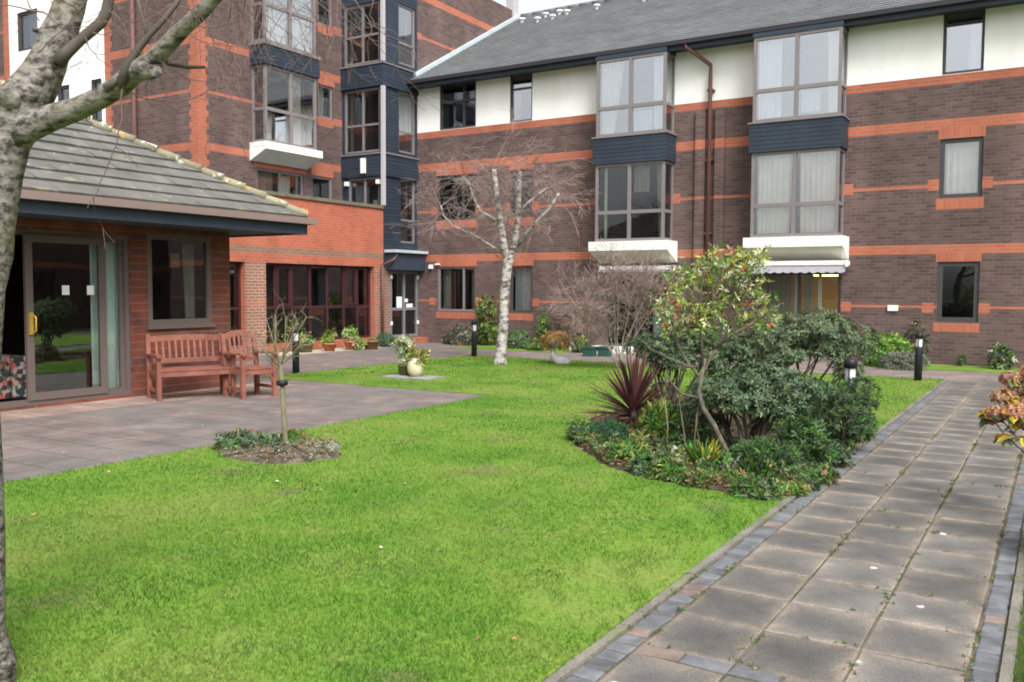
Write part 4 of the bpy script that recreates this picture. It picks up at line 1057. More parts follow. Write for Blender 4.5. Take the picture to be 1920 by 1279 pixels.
# ------------------------------------------------------------------ grass
def make_grass():
    rs = np.random.RandomState(3)
    XS, YS = [], []
    def add(x0, y0, x1, y1, dens):
        n = int((x1 - x0) * (y1 - y0) * dens(0) if callable(dens) else (x1 - x0) * (y1 - y0) * dens)
        XS.append(rs.uniform(x0, x1, n)); YS.append(rs.uniform(y0, y1, n))
    N = 3200000
    x = rs.uniform(LX0, .5, N); y = rs.uniform(1.2, LY + .02, N)
    # image test
    dx, dy = x, y
    dep = dx * F2.x + dy * F2.y + (0 - CAM_H) * F2.z
    lat = dx * _R.x + dy * _R.y
    ok = (dep > 1.5) & (np.abs(lat) < dep * .60 + .1)
    low = (639.5 + FPX * CAM_H / np.maximum(dep, .1)) < 1460
    ok &= low
    edge = rs.uniform(-.02, .02, N)
    lawn = ((x > PX - .02 + edge) & (x < LX1 + .012) & (y < PYb + .02)) | ((x > LX0 + edge) & (x < LX1 + .012) & (y > PYb - .02 + edge) & (y < LY))
    lawn |= (x > -.115)
    ok &= lawn
    area = (.5 - LX0) * (LY - 1.2); d0 = N / area
    dens = np.clip(80000 / np.maximum(dep, 2.5) ** 1.75, 700, 14000)
    ok &= rs.uniform(0, 1, N) < dens / d0
    x, y, dep = x[ok], y[ok], dep[ok]
    k = ~inpoly(x, y, BED) & ~inpoly(x, y, RING)
    x, y, dep = x[k], y[k], dep[k]
    n = len(x)
    # thin worn patches along the path edge
    wn = np.sin(x * 9 + np.sin(y * 3.1) * 2) * np.sin(y * 5.3 + x * 4) + .35 * np.sin(x * 23 + y * 17)
    wear = (((np.abs(x - (-1.98)) < .34) & (y > 3.6) & (y < 6.5) & (wn > .05) & (rs.uniform(0, 1, n) < .72)) | ((wn * np.sin(x * 1.7 + 1) * np.cos(y * 1.3) > .80) & (rs.uniform(0, 1, n) < .6)))
    x, y, dep = x[~wear], y[~wear], dep[~wear]; n = len(x)
    h = rs.uniform(.012, .031, n); wd = np.clip(rs.uniform(.0015, .0026, n) * (.55 + dep / 7.0), .0012, .010)
    th = rs.uniform(0, 2 * np.pi, n); ln = rs.uniform(.1, .9, n) * h; ta = rs.uniform(0, 2 * np.pi, n)
    bx, by = np.cos(th) * wd, np.sin(th) * wd
    lx, ly = np.cos(ta) * ln, np.sin(ta) * ln
    z0 = np.full(n, .008)
    V = np.empty((n, 4, 3), np.float32)
    V[:, 0] = np.stack([x - bx, y - by, z0], 1); V[:, 1] = np.stack([x + bx, y + by, z0], 1)
    V[:, 2] = np.stack([x + lx * .45 + bx * .7, y + ly * .45 + by * .7, z0 + h * .65], 1)
    V[:, 3] = np.stack([x + lx, y + ly, z0 + h], 1)
    idx = np.arange(n, dtype=np.int32)[:, None] * 4
    F = np.concatenate([idx + np.array([0, 1, 2]), idx + np.array([0, 2, 3])], 1).reshape(-1, 3)
    me = bpy.data.meshes.new('grass')
    me.vertices.add(n * 4); me.vertices.foreach_set('co', V.ravel())
    me.loops.add(len(F) * 3); me.loops.foreach_set('vertex_index', F.ravel().astype(np.int32))
    me.polygons.add(len(F)); me.polygons.foreach_set('loop_start', np.arange(len(F), dtype=np.int32) * 3)
    me.polygons.foreach_set('loop_total', np.full(len(F), 3, np.int32))
    me.materials.append(MATS['grass_blade']); me.update()
    o = bpy.data.objects.new('grass', me); COL.objects.link(o); tag(o, 'short mown bright green grass covering the lawn', 'grass', kind='stuff')
    return n
# give blades translucency and per-blade variation
t = MATS['grass_blade'].node_tree; b = t.nodes['Principled BSDF']
src = b.inputs['Base Color'].links[0].from_socket
gg = t.nodes.new('ShaderNodeNewGeometry'); mr = t.nodes.new('ShaderNodeMapRange'); mr.inputs['To Min'].default_value = .82; mr.inputs['To Max'].default_value = 1.16
t.links.new(gg.outputs['Random Per Island'], mr.inputs['Value'])
hh = t.nodes.new('ShaderNodeHueSaturation'); t.links.new(src, hh.inputs['Color']); t.links.new(mr.outputs[0], hh.inputs['Value']); t.links.new(hh.outputs[0], b.inputs['Base Color'])
tl = t.nodes.new('ShaderNodeBsdfTranslucent'); t.links.new(hh.outputs[0], tl.inputs[0])
mx = t.nodes.new('ShaderNodeMixShader'); mx.inputs[0].default_value = .5
o_ = [n for n in t.nodes if n.type == 'OUTPUT_MATERIAL'][0]
t.links.new(b.outputs[0], mx.inputs[1]); t.links.new(tl.outputs[0], mx.inputs[2]); t.links.new(mx.outputs[0], o_.inputs[0])
print('blades', make_grass())

# ================================================================== VEGETATION HELPERS
barkmat('birch_bark', (.43, .40, .37), (.07, .06, .055), (6, 6, 12), thr=.50, thr2=.60)
barkmat('old_birch_bark', (.275, .252, .225), (.048, .042, .037), (24, 24, 40), lichen=(.15, .145, .075), thr=.47, thr2=.60)
mat('twig_brown', (.155, .105, .095), .85, noise=.3, nscale=3)
mat('twig_pink', (.27, .20, .18), .85, noise=.2, nscale=3)
mat('twig_dark', (.085, .07, .058), .85, noise=.3, nscale=3)
mat('stem_pale', (.27, .235, .20), .85, noise=.3, nscale=9)
mat('bark_grey', (.115, .100, .078), .9, noise=.4, nscale=14, bump=.5)
mat('bark_dark', (.065, .052, .042), .9, noise=.35, nscale=14, bump=.5)
mat('twig_olive', (.165, .150, .095), .85, noise=.25, nscale=8)
leafmat('leaf_rhodo', (.082, .128, .066), rough=.55, trans=.18, hue=.025, spec=.2)
leafmat('leaf_rhodo_pale', (.130, .168, .095), rough=.6, trans=.22, hue=.02, spec=.2)
leafmat('leaf_olive', (.115, .15, .065), rough=.5, trans=.25, hue=.025)
leafmat('leaf_tan', (.42, .24, .09), rough=.7, trans=.25, island=.3)
leafmat('leaf_dark', (.034, .062, .030), rough=.5, trans=.12, spec=.2)
leafmat('leaf_blue', (.088, .135, .082), rough=.6, trans=.2, spec=.2)
leafmat('leaf_green', (.085, .20, .035), rough=.5, trans=.4)
leafmat('leaf_bright', (.17, .36, .05), rough=.5, trans=.45)
leafmat('leaf_lime', (.32, .40, .085), rough=.5, trans=.45)
leafmat('leaf_cream', (.52, .54, .33), rough=.5, trans=.3, island=.25)
leafmat('leaf_orange', (.52, .16, .04), rough=.5, trans=.4, island=.35)
leafmat('leaf_yellow', (.62, .50, .06), rough=.5, trans=.45, island=.25)
leafmat('leaf_brown', (.26, .17, .08), rough=.7, trans=.2, island=.35)
leafmat('leaf_grey', (.26, .27, .22), rough=.7, trans=.15, island=.3)
leafmat('leaf_red', (.24, .055, .04), rough=.5, trans=.3)
leafmat('cordyline', (.120, .052, .046), rough=.38, trans=.2, island=.45, hue=.015, spec=.5)
leafmat('petal_pink', (.46, .24, .15), rough=.75, trans=.3, island=.3)
leafmat('petal_white', (.72, .72, .66), rough=.7, trans=.2, island=.1)
leafmat('needle_teal', (.065, .16, .095), rough=.6, trans=.2)

def leafmesh(name, P, D, Nn, Ls, Ws, MI, mats, parent=None, curl=.12):
    """P base, D direction, Nn normal; one folded leaf each"""
    P = np.asarray(P, float); D = np.asarray(D, float); Nn = np.asarray(Nn, float); Ls = np.asarray(Ls, float)[:, None]; Ws = np.asarray(Ws, float)[:, None]
    D /= np.linalg.norm(D, axis=1)[:, None] + 1e-9
    S = np.cross(D, Nn); S /= np.linalg.norm(S, axis=1)[:, None] + 1e-9
    U = np.cross(S, D)
    n = len(P); V = np.empty((n, 6, 3), np.float32)
    V[:, 0] = P
    V[:, 1] = P + D * Ls * .38 + S * Ws * .5 + U * Ws * .12
    V[:, 2] = P + D * Ls * .74 + S * Ws * .38 - U * Ls * curl * .4 + U * Ws * .1
    V[:, 3] = P + D * Ls - U * Ls * curl
    V[:, 4] = P + D * Ls * .74 - S * Ws * .38 - U * Ls * curl * .4 + U * Ws * .1
    V[:, 5] = P + D * Ls * .38 - S * Ws * .5 + U * Ws * .12
    off = ORG.get(parent.name, Vector((0, 0, 0))) if parent is not None else Vector((0, 0, 0))
    V -= np.array(off, np.float32)
    i = np.arange(n, dtype=np.int32)[:, None] * 6
    F = np.concatenate([i + np.array([0, 1, 2, 3]), i + np.array([0, 3, 4, 5])], 1).reshape(-1, 4).astype(np.int32)
    me = bpy.data.meshes.new(name)
    me.vertices.add(n * 6); me.vertices.foreach_set('co', V.ravel())
    me.loops.add(len(F) * 4); me.loops.foreach_set('vertex_index', F.ravel())
    me.polygons.add(len(F)); me.polygons.foreach_set('loop_start', np.arange(len(F), dtype=np.int32) * 4)
    me.polygons.foreach_set('loop_total', np.full(len(F), 4, np.int32))
    for mn in mats: me.materials.append(MATS[mn])
    me.polygons.foreach_set('material_index', np.repeat(np.asarray(MI, np.int32), 2)); me.update()
    o = bpy.data.objects.new(name, me); COL.objects.link(o)
    if parent is not None: o.parent = parent; ORG[o.name] = off
    return o

def rosettes(rs, blobs, K, m, l, w, tilt=(35, 85), up=.5, shell=(.55, 1.0), zmin=None, mixw=None, nm=1, flat=0.0):
    """K leaf rosettes spread through ellipsoids, m leaves each"""
    wt = np.array([b[2] if len(b) > 2 else b[1][0] * b[1][1] for b in blobs], float); wt /= wt.sum()
    P, D, N, L, Wd, MI = [], [], [], [], [], []
    for k in range(K):
        b = blobs[rs.choice(len(blobs), p=wt)]
        v = rs.normal(size=3); v /= np.linalg.norm(v)
        r = shell[0] + (shell[1] - shell[0]) * rs.uniform() ** .6
        r *= 1 + .12 * math.sin(v[0] * 7 + b[0][0]) * math.cos(v[1] * 6 + v[2] * 5)
        c = np.array(b[0]) + v * np.array(b[1]) * r
        if zmin is not None and c[2] < zmin: c[2] = zmin + rs.uniform(0, .05)
        ax = v * np.array([1, 1, 1]) + np.array([0, 0, up]) + rs.normal(size=3) * .25
        ax /= np.linalg.norm(ax)
        a = np.cross(ax, [0, 0, 1.0]) if abs(ax[2]) < .95 else np.cross(ax, [1.0, 0, 0]); a /= np.linalg.norm(a); bb = np.cross(ax, a)
        mm = max(2, int(m * rs.uniform(.6, 1.3))); ph = rs.uniform(0, 6.28)
        mi = rs.choice(nm, p=mixw) if nm > 1 else 0
        for j in range(mm):
            t = ph + j * 2.4; ti = R(rs.uniform(*tilt))
            d = ax * math.cos(ti) + (a * math.cos(t) + bb * math.sin(t)) * math.sin(ti)
            P.append(c + d * l * .08); D.append(d); N.append(ax + rs.normal(size=3) * .2)
            s = rs.uniform(.65, 1.2); L.append(l * s); Wd.append(w * s)
            MI.append(mi if rs.uniform() < .8 or nm == 1 else rs.choice(nm, p=mixw))
    return P, D, N, L, Wd, MI
def bump_pts(p, q, n, amp, rng):
    p = Vector(p); q = Vector(q); out = [p]
    for i in range(1, n):
        t = i / n; out.append(p.lerp(q, t) + Vector((rng.uniform(-amp, amp), rng.uniform(-amp, amp), rng.uniform(-amp, amp) * .5)))
    out.append(q); return out
def grow(mb, p, d, L, r, lvl, rng, jit=.28, grav=0.0, kids=(3, 5), ratio=.62, ang=.75, seg=4, rr=.55, nside=4, mi=0, tmin=.25, rmin=.0012):
    p = Vector(p); d = Vector(d).normalized(); pts = [p.copy()]; dirs = [d.copy()]
    for i in range(seg):
        d = (d + Vector((rng.gauss(0, jit), rng.gauss(0, jit), rng.gauss(0, jit) + grav)) * .5).normalized()
        p = p + d * (L / seg); pts.append(p.copy()); dirs.append(d.copy())
    rad = [max(rmin, r * (1 - .6 * i / seg)) for i in range(seg + 1)]
    mb.tube(pts, rad, nside if lvl > 0 else 3, mi, cap=False)
    if lvl <= 0: return
    for k in range(rng.randint(*kids)):
        t = rng.uniform(tmin, 1.0) * seg; i = min(int(t), seg - 1); f = t - i
        q = pts[i].lerp(pts[i + 1], f); dd = dirs[i]
        side = Vector((rng.gauss(0, 1), rng.gauss(0, 1), rng.gauss(0, .8))); side -= dd * side.dot(dd); side.normalize()
        a = ang * rng.uniform(.6, 1.3)
        nd = dd * math.cos(a) + side * math.sin(a)
        grow(mb, q, nd, L * ratio * rng.uniform(.7, 1.2), max(rmin, rad[i] * rr), lvl - 1, rng, jit, grav, kids, ratio, ang, seg, rr, nside, mi, tmin, rmin)
def shrub(name, base, label, cat, blobs, K, m, l, w, mats, mixw=None, seed=0, stems=5, stem_mat='bark_dark', stem_r=.02, group=None, **kw):
    """blobs relative to base"""
    rs = np.random.RandomState(seed); rng = random.Random(seed)
    base = Vector(base); t = thing(name, base, label, cat, group)
    B = [((base.x + b[0][0], base.y + b[0][1], base.z + b[0][2]), b[1]) + tuple(b[2:]) for b in blobs]
    a = rosettes(rs, B, K, m, l, w, nm=len(mats), mixw=mixw, zmin=base.z + .01, **kw)
    leafmesh('foliage', *a, mats, t)
    if stems:
        mb = MB()
        for i in range(stems):
            b = B[i % len(B)]; c = Vector(b[0]); rr = b[1]
            e = c + Vector((rng.uniform(-.6, .6) * rr[0], rng.uniform(-.6, .6) * rr[1], rng.uniform(-.1, .5) * rr[2]))
            s = base + Vector((rng.uniform(-.06, .06), rng.uniform(-.06, .06), -.03))
            pts = bump_pts(s, e, 5, .04 * max(rr), rng); mb.tube(pts, [stem_r * (1 - .13 * j) for j in range(6)], 6, 0)
            for k in range(4):
                q_ = pts[rng.randint(2, 5)]; f = c + Vector((rng.uniform(-.8, .8) * rr[0], rng.uniform(-.8, .8) * rr[1], rng.uniform(-.2, .8) * rr[2]))
                mb.tube(bump_pts(q_, f, 3, .03, rng), [stem_r * .45, stem_r * .35, stem_r * .25, stem_r * .15], 4, 0, cap=False)
        mb.build('stem', stem_mat, t)
    return t
def depth_of(p): return (Vector(p) - CP).dot(F2)

# ================================================================== FOREGROUND BIRCH
rng = random.Random(21)
DT = 3.55
def tp(x, y, dd=0.0): return at(x, y, DT + dd)
tb = gp(-52, 1312); tb = tp(-52, 1300); 
fb = thing('birch_tree', (tb.x, tb.y, 0), 'old lichen covered birch with a thick leaning trunk at the edge of the lawn', 'tree')
mb = MB()
P = [(-46, 1420, 62), (-42, 1290, 62), (-42, 1255, 66), (-50, 1195, 54), (-54, 1100, 54), (-52, 1000, 54), (-60, 860, 54), (-62, 750, 54), (-60, 680, 54), (-56, 600, 53), (-47, 530, 53), (-36, 470, 53), (-28, 425, 51), (-20, 370, 48), (-11, 320, 47), (-2, 290, 48), (8, 262, 47), (22, 232, 45), (38, 200, 47), (58, 172, 42), (76, 146, 36), (90, 118, 33), (101, 92, 31), (110, 70, 34), (118, 45, 29), (128, 15, 28), (140, -30, 27), (150, -90, 25), (165, -180, 22), (172, -300, 18)]
mb.tube([tp(a, b) for a, b, c in P], [c / FPX * DT for a, b, c in P], 18, 0, wob=.05, rng=rng)
def knob(x, y, r, dd=0):
    c = tp(x, y, dd); mb.lathe([(0, -r), (r * .8, -r * .6), (r, 0), (r * .75, r * .6), (r * .3, r * .75), (0, r * .5)], c, 10)
knob(0, 1255, .05, -.02); knob(52, 175, .045, -.06); knob(22, 185, .05, -.08); knob(86, 138, .04, -.03); knob(70, 150, .035, -.05); knob(118, 60, .035, -.02)
mb.tube([tp(92, 60), tp(74, 58, -.03), tp(62, 56, -.05)], [.022, .012, .008], 8)
mb.build('trunk', 'old_birch_bark', fb)
mb = MB()
P = [(20, 262, 30), (55, 238, 27), (100, 220, 23), (150, 203, 20.5), (190, 182, 19), (228, 158, 19), (250, 140, 18), (270, 126, 18), (290, 112, 17), (306, 92, 15), (330, 68, 14), (352, 46, 13), (378, 22, 12), (402, -4, 11), (440, -50, 9), (500, -120, 7)]
mb.tube([tp(a, b, -.0 - i * .035) for i, (a, b, c) in enumerate(P)], [c / FPX * DT for a, b, c in P], 12, 0, wob=.07, rng=rng)
mb.tube([tp(262, 130, -.27), tp(282, 136, -.30), tp(293, 133, -.32)], [.035, .03, .024], 9)
mb.build('branch', 'old_birch_bark', fb)
mb = MB()
for P in ([(226, 160, 9), (240, 120, 8), (262, 88, 6.5), (280, 66, 5.5), (308, 36, 5), (330, 8, 4.5), (345, -20, 4)],
          [(276, 70, 4), (272, 48, 3.6), (264, 22, 3.2), (258, 0, 3)],
          [(300, 110, 5), (318, 120, 4), (350, 126, 3.5), (384, 126, 2.6)],
          [(198, 168, 8), (215, 155, 6), (226, 150, 5)]):
    mb.tube(bump := [tp(a, b, -.25) for a, b, c in P], [c / FPX * DT for a, b, c in P], 7, 0)
for P in ([(108, 118, 13), (126, 98, 11), (150, 76, 10), (172, 58, 10), (190, 42, 10), (199, 24, 10), (204, 0, 10), (208, -50, 9)],):
    mb.tube([tp(a, b, -.06) for a, b, c in P], [c / FPX * DT for a, b, c in P], 9, 0, wob=.06, rng=rng)
mb.build('branch', 'twig_dark', fb)
mb = MB()
def strand(pts, r, dd=-.25, m_=0, kids=0):
    pp = [tp(a, b, dd) for a, b in pts]
    # smooth
    q_ = []
    for i in range(len(pp) - 1):
        for k in range(3):
            t = k / 3; q_.append(pp[i].lerp(pp[i + 1], t) + Vector((rng.uniform(-.004, .004), rng.uniform(-.004, .004), rng.uniform(-.004, .004))))
    q_.append(pp[-1]); n = len(q_)
    mb.tube(q_, [r * (1 - .65 * i / n) for i in range(n)], 4, 0, cap=False)
    for k in range(kids):
        i = rng.randint(1, n - 1); d = (q_[i] - q_[i - 1]).normalized()
        s = Vector((rng.gauss(0, 1), rng.gauss(0, 1), rng.gauss(0, 1))); 
        grow(mb, q_[i], d + s * .8, rng.uniform(.06, .18), r * .5, 1, rng, jit=.3, kids=(1, 3), nside=3, rmin=.0009)
for pts, r, k in (([(228, 166), (226, 200), (228, 230), (216, 275), (204, 300), (190, 340), (176, 370), (164, 390)], .0035, 2),
    ([(228, 166), (262, 182), (300, 190), (340, 190), (372, 180), (398, 168), (412, 150)], .0028, 4),
    ([(398, 168), (440, 155), (476, 140)], .0018, 2), ([(300, 112), (330, 135), (362, 150), (400, 158), (440, 150)], .0028, 4),
    ([(345, 60), (380, 80), (420, 82), (470, 60)], .0024, 4), ([(352, 46), (400, 52), (445, 40), (480, 20)], .0024, 4),
    ([(400, 0), (395, 40), (402, 90), (416, 140), (428, 170)], .0022, 5), ([(440, -40), (434, 20), (440, 70), (428, 110), (408, 140)], .0022, 5),
    ([(330, 10), (370, 18), (410, 12), (440, -10)], .0026, 3), ([(205, 20), (235, 40), (262, 38), (300, 50)], .0030, 3),
    ([(196, 40), (230, 60), (262, 78), (292, 100)], .0026, 3), ([(172, 60), (195, 66), (220, 52), (250, 20)], .0024, 3),
    ([(150, 205), (158, 215), (166, 228), (174, 231)], .005, 0), ([(112, 45), (80, 22), (50, 18), (20, 12), (-10, 8)], .004, 4),
    ([(76, 40), (60, 20), (52, 0)], .003, 2), ([(160, 70), (168, 90), (182, 108), (200, 120)], .003, 2), ([(70, 100), (100, 70), (140, 30), (165, 0)], .0022, 2),
    ([(470, -30), (478, 20), (470, 60), (466, 110), (478, 140)], .002, 4), ([(500, -60), (520, 0), (560, 40), (600, 60), (640, 58)], .002, 4),
    ([(560, -40), (600, 10), (650, 50), (690, 52)], .002, 3), ([(620, -60), (650, -10), (690, 30), (696, 60), (672, 84), (640, 66)], .0026, 4),
    ([(690, -50), (700, 0), (694, 30), (708, 55), (730, 70)], .002, 3), ([(270, 30), (280, -10), (300, -40)], .003, 1), ([(420, 130), (440, 200), (470, 235), (462, 300)], .0016, 3), ([(430, 60), (420, 120), (396, 180), (390, 220)], .0016, 4)):
    strand(pts, r, rng.uniform(-.45, -.1), kids=k)
for i in range(34):
    x = rng.uniform(330, 640); y = rng.uniform(-60, 30)
    grow(mb, tp(x, y, rng.uniform(-.6, .5)), Vector((rng.uniform(-.5, .7), rng.uniform(-.5, .5), rng.uniform(-.9, -.1))), rng.uniform(.18, .38), .0019, 2, rng, jit=.32, grav=-.12, kids=(1, 3), nside=3, rmin=.0008, ang=.7)
for i in range(14):
    x = rng.uniform(190, 330); y = rng.uniform(-20, 110)
    grow(mb, tp(x, y, rng.uniform(-.4, .1)), Vector((rng.uniform(-.9, .9), rng.uniform(-.5, .5), rng.uniform(-.4, .5))), rng.uniform(.12, .25), .0018, 2, rng, jit=.32, kids=(1, 3), nside=3, rmin=.0008)
mb.build('twigs', 'twig_brown', fb)

# ================================================================== MIDDLE BIRCH
rng = random.Random(8)
b0 = gp(938, 684); D0 = depth_of(b0)
bt = thing('birch_tree', (b0.x, b0.y, 0), 'pollarded silver birch with white forked trunk and drooping bare twigs on the lawn', 'tree')
mb = MB()
def bp(x, y, dd=0): return at(x, y, D0 + dd)
def limb(P, n=10, dd=0.0, w=.04):
    k = len(P); mb.tube([bp(a, b, dd * i / (k - 1)) for i, (a, b, c) in enumerate(P)], [.86 * c / FPX * D0 for a, b, c in P], n, 0, wob=w, rng=rng)
limb([(938, 692, 17), (938, 680, 15), (938, 670, 12.5), (941, 640, 11), (945, 600, 10.5), (945, 560, 10.5), (949, 520, 10.5), (952, 495, 11), (955, 478, 10)], 14)
limb([(953, 490, 8.5), (945, 462, 8), (941, 430, 7.5), (936, 395, 6.5), (931, 360, 5.5), (926, 318, 5)], 10, -.1)
limb([(955, 488, 8.5), (965, 460, 7.5), (970, 425, 6.5), (972, 390, 6), (973, 350, 5), (975, 322, 4.5)], 10, .25)
limb([(971, 460, 4.5), (990, 435, 4), (1010, 412, 3.8), (1032, 390, 3.2), (1048, 362, 2.6)], 8, -.5)
limb([(943, 418, 4), (922, 408, 3.6), (900, 396, 3.2), (888, 372, 2.8), (880, 345, 2.4), (868, 330, 2)], 8, .5)
limb([(888, 440, 2), (850, 424, 2), (832, 405, 2), (826, 385, 1.7)], 6, .2, .02)
limb([(949, 480, 2.5), (920, 460, 2.2), (888, 440, 2)], 6, .2, .02)
limb([(972, 400, 3.5), (990, 380, 2.8), (1012, 362, 2.5), (1026, 352, 2)], 6, .4)
mb.build('trunk', 'birch_bark', bt)
mb = MB()
tips = [(926, 320, 14), (975, 324, 14), (1048, 364, 10), (870, 332, 11), (1026, 352, 8), (930, 350, 10), (973, 360, 10), (900, 396, 9), (1010, 412, 10), (880, 348, 9), (936, 395, 7), (971, 410, 8), (826, 386, 10), (850, 424, 8), (990, 436, 7), (888, 440, 8), (941, 440, 5), (970, 440, 5)]
for x, y, n in tips:
    for i in range(n):
        a = rng.uniform(0, 6.283); up = rng.uniform(-.1, 1.3)
        grow(mb, bp(x + rng.uniform(-3, 3), y + rng.uniform(-3, 14), rng.uniform(-.2, .2)), Vector((math.cos(a), math.sin(a) * .8, up)), rng.uniform(.5, 1.2), .0060, 2, rng, jit=.26, grav=-.20, kids=(2, 4), nside=3, rmin=.0030, ratio=.55, ang=.55)
mb.build('twigs', 'twig_pink', bt)

# ================================================================== YOUNG STAKED TREE
rng = random.Random(4)
b0 = gp(536, 840); D1 = depth_of(b0)
yt = thing('young_tree', (b0.x, b0.y, 0), 'slender young tree with bare twiggy head in a small planted circle', 'tree')
def yp(x, y, dd=0): return at(x, y, D1 + dd)
mb = MB(); mb.tube([yp(537, 848), yp(536, 838), yp(534, 800), yp(530, 750), yp(529, 718), yp(527, 695), yp(526, 676)], [.032, .028, .026, .024, .024, .021, .017], 9, 0, wob=.05, rng=rng)
mb.build('trunk', 'twig_olive', yt)
mb = MB()
for tx, ty, r in ((478, 618, .009), (500, 600, .010), (516, 590, .011), (536, 596, .010), (556, 604, .010), (574, 596, .010), (490, 650, .008), (566, 640, .008), (470, 640, .006), (545, 620, .008)):
    s = yp(526, 690 + rng.uniform(-8, 6), 0); e = yp(tx, ty, rng.uniform(-.3, .3)); mid = s.lerp(e, .5) + Vector((rng.uniform(-.03, .03), rng.uniform(-.03, .03), -.03))
    pts = [s, s.lerp(mid, .5), mid, mid.lerp(e, .5), e]; mb.tube(pts, [r, r * .85, r * .7, r * .55, r * .4], 5, 0)
    for i in range(8):
        q_ = pts[rng.randint(1, 4)]; grow(mb, q_, (e - s).normalized() + Vector((rng.gauss(0, .5), rng.gauss(0, .5), rng.gauss(0, .3))), rng.uniform(.10, .22), .0038, 1, rng, jit=.4, kids=(1, 3), nside=4, rmin=.0015)
mb.build('twigs', 'twig_olive', yt)
rs = np.random.RandomState(2)
B = [((yp(500, 625)), (.22, .22, .16)), ((yp(550, 620)), (.22, .22, .15)), (yp(520, 660), (.1, .1, .1))]
leafmesh('foliage', *rosettes(rs, [(tuple(b[0]), b[1]) for b in B], 34, 2, .03, .014, nm=3, mixw=[.4, .3, .3], shell=(.2, 1)), ['leaf_lime', 'leaf_red', 'leaf_brown'], yt)
mb = MB(); mb.lathe([(.03, -.03), (.055, -.025), (.06, 0), (.055, .025), (.03, .03)], yp(529, 718), 12); mat('tie_black', (.012, .012, .014), .5); mb.build('tree_tie', 'tie_black', yt)
# planting in the circle
shrub('ground_cover_plant', gp(455, 845), 'low mound of grey green leaves on the left of the young tree', 'plant', [((0, 0, .06), (.30, .22, .13)), ((.12, .18, .05), (.22, .16, .11))], 260, 6, .055, .02, ['leaf_blue', 'leaf_green', 'leaf_brown'], [.6, .25, .15], 31, stems=3, stem_r=.005)
shrub('ground_cover_plant', gp(600, 842), 'dry greyish heather like tuft on the right of the young tree', 'plant', [((0, 0, .03), (.24, .17, .07))], 190, 5, .04, .010, ['leaf_grey', 'leaf_brown'], [.55, .45], 32, stems=3, stem_r=.004)
shrub('ground_cover_plant', gp(548, 828), 'small green tuft close behind the slender trunk', 'plant', [((0, 0, .04), (.16, .13, .08))], 90, 5, .045, .018, ['leaf_green', 'leaf_brown'], [.6, .4], 33, stems=2, stem_r=.004)
rs = np.random.RandomState(6)
def litter(name, poly, n, label, mats, s=.04):
    xs = [p[0] for p in poly]; ys = [p[1] for p in poly]; x = rs.uniform(min(xs), max(xs), n * 2); y = rs.uniform(min(ys), max(ys), n * 2)
    k = inpoly(x, y, poly); x, y = x[k], y[k]; n = len(x)
    th = rs.uniform(0, 6.28, n)
    o = leafmesh(name, np.stack([x, y, rs.uniform(.045, .085, n)], 1), np.stack([np.cos(th), np.sin(th), rs.uniform(-.1, .25, n)], 1), np.stack([rs.normal(0, .3, n), rs.normal(0, .3, n), np.ones(n)], 1), rs.uniform(.5, 1.3, n) * s, rs.uniform(.3, .55, n) * s, rs.choice(len(mats), n), mats)
    tag(o, label, 'leaf litter', kind='stuff')
litter('leaf_litter', BED, 1500, 'fallen brown leaves scattered over the flower bed soil', ['leaf_brown', 'leaf_red', 'leaf_brown', 'leaf_grey'], .055)
litter('leaf_litter', RING, 350, 'dry leaf litter under the young tree', ['leaf_brown', 'leaf_grey'], .035)

# ================================================================== FLOWER BED
# red cordyline
b0 = gp(1186, 818)
ct = thing('cordyline', (b0.x, b0.y, 0), 'spiky dark red cordyline palm at the left of the flower bed', 'plant')
mb = MB(); Dc = depth_of(b0); zt = .30
mb.tube([b0 + Vector((0, 0, -.03)), b0 + Vector((.01, 0, .15)), b0 + Vector((0, .01, zt))], [.05, .045, .05], 10, 0, wob=.1, rng=rng); mb.build('stem', 'bark_dark', ct)
rs = np.random.RandomState(9); mb = MB()
top = b0 + Vector((0, .01, zt))
for i in range(120):
    az = rs.uniform(0, 6.283); f = i / 120; el = R(84 - 96 * f ** .8 + rs.uniform(-9, 9)); L = rs.uniform(.60, .80) * (1 - .10 * f); wd = rs.uniform(.016, .024)
    d = Vector((math.cos(az) * math.cos(el), math.sin(az) * math.cos(el), math.sin(el))); s = Vector((-math.sin(az), math.cos(az), 0)); u = s.cross(d)
    if u.z < 0: u = -u
    droop = rs.uniform(.03, .12) * (.3 + f)
    pts = []
    for k, (t, ww) in enumerate(((0, .5), (.25, .9), (.55, 1), (.8, .65), (1, .05))):
        c = top + Vector((0, 0, -.12 * f)) + d * (L * t) - Vector((0, 0, 1)) * (droop * t * t) * L * 2
        pts.append((c - s * wd * ww + u * wd * .35 * ww, c, c + s * wd * ww + u * wd * .35 * ww))
    i0 = len(mb.v)
    for a, b, c in pts: mb.v += [tuple(a), tuple(b), tuple(c)]
    for k in range(4):
        for j in (0, 1):
            mb.f.append((i0 + 3 * k + j, i0 + 3 * k + j + 1, i0 + 3 * k + j + 4, i0 + 3 * k + j + 3)); mb.mi.append(0); mb.sm.append(True); mb.uv += [(0, 0), (1, 0), (1, 1), (0, 1)]
mb.build('leaves', 'cordyline', ct)

def px_m(d): return d / FPX
def B_(base, x, y, dd, rx, ry, rz):
    """blob given by its place in the photo at the depth of the plant"""
    p = at(x, y, depth_of(base) + dd) - base; return (tuple(p), (rx, ry, rz))
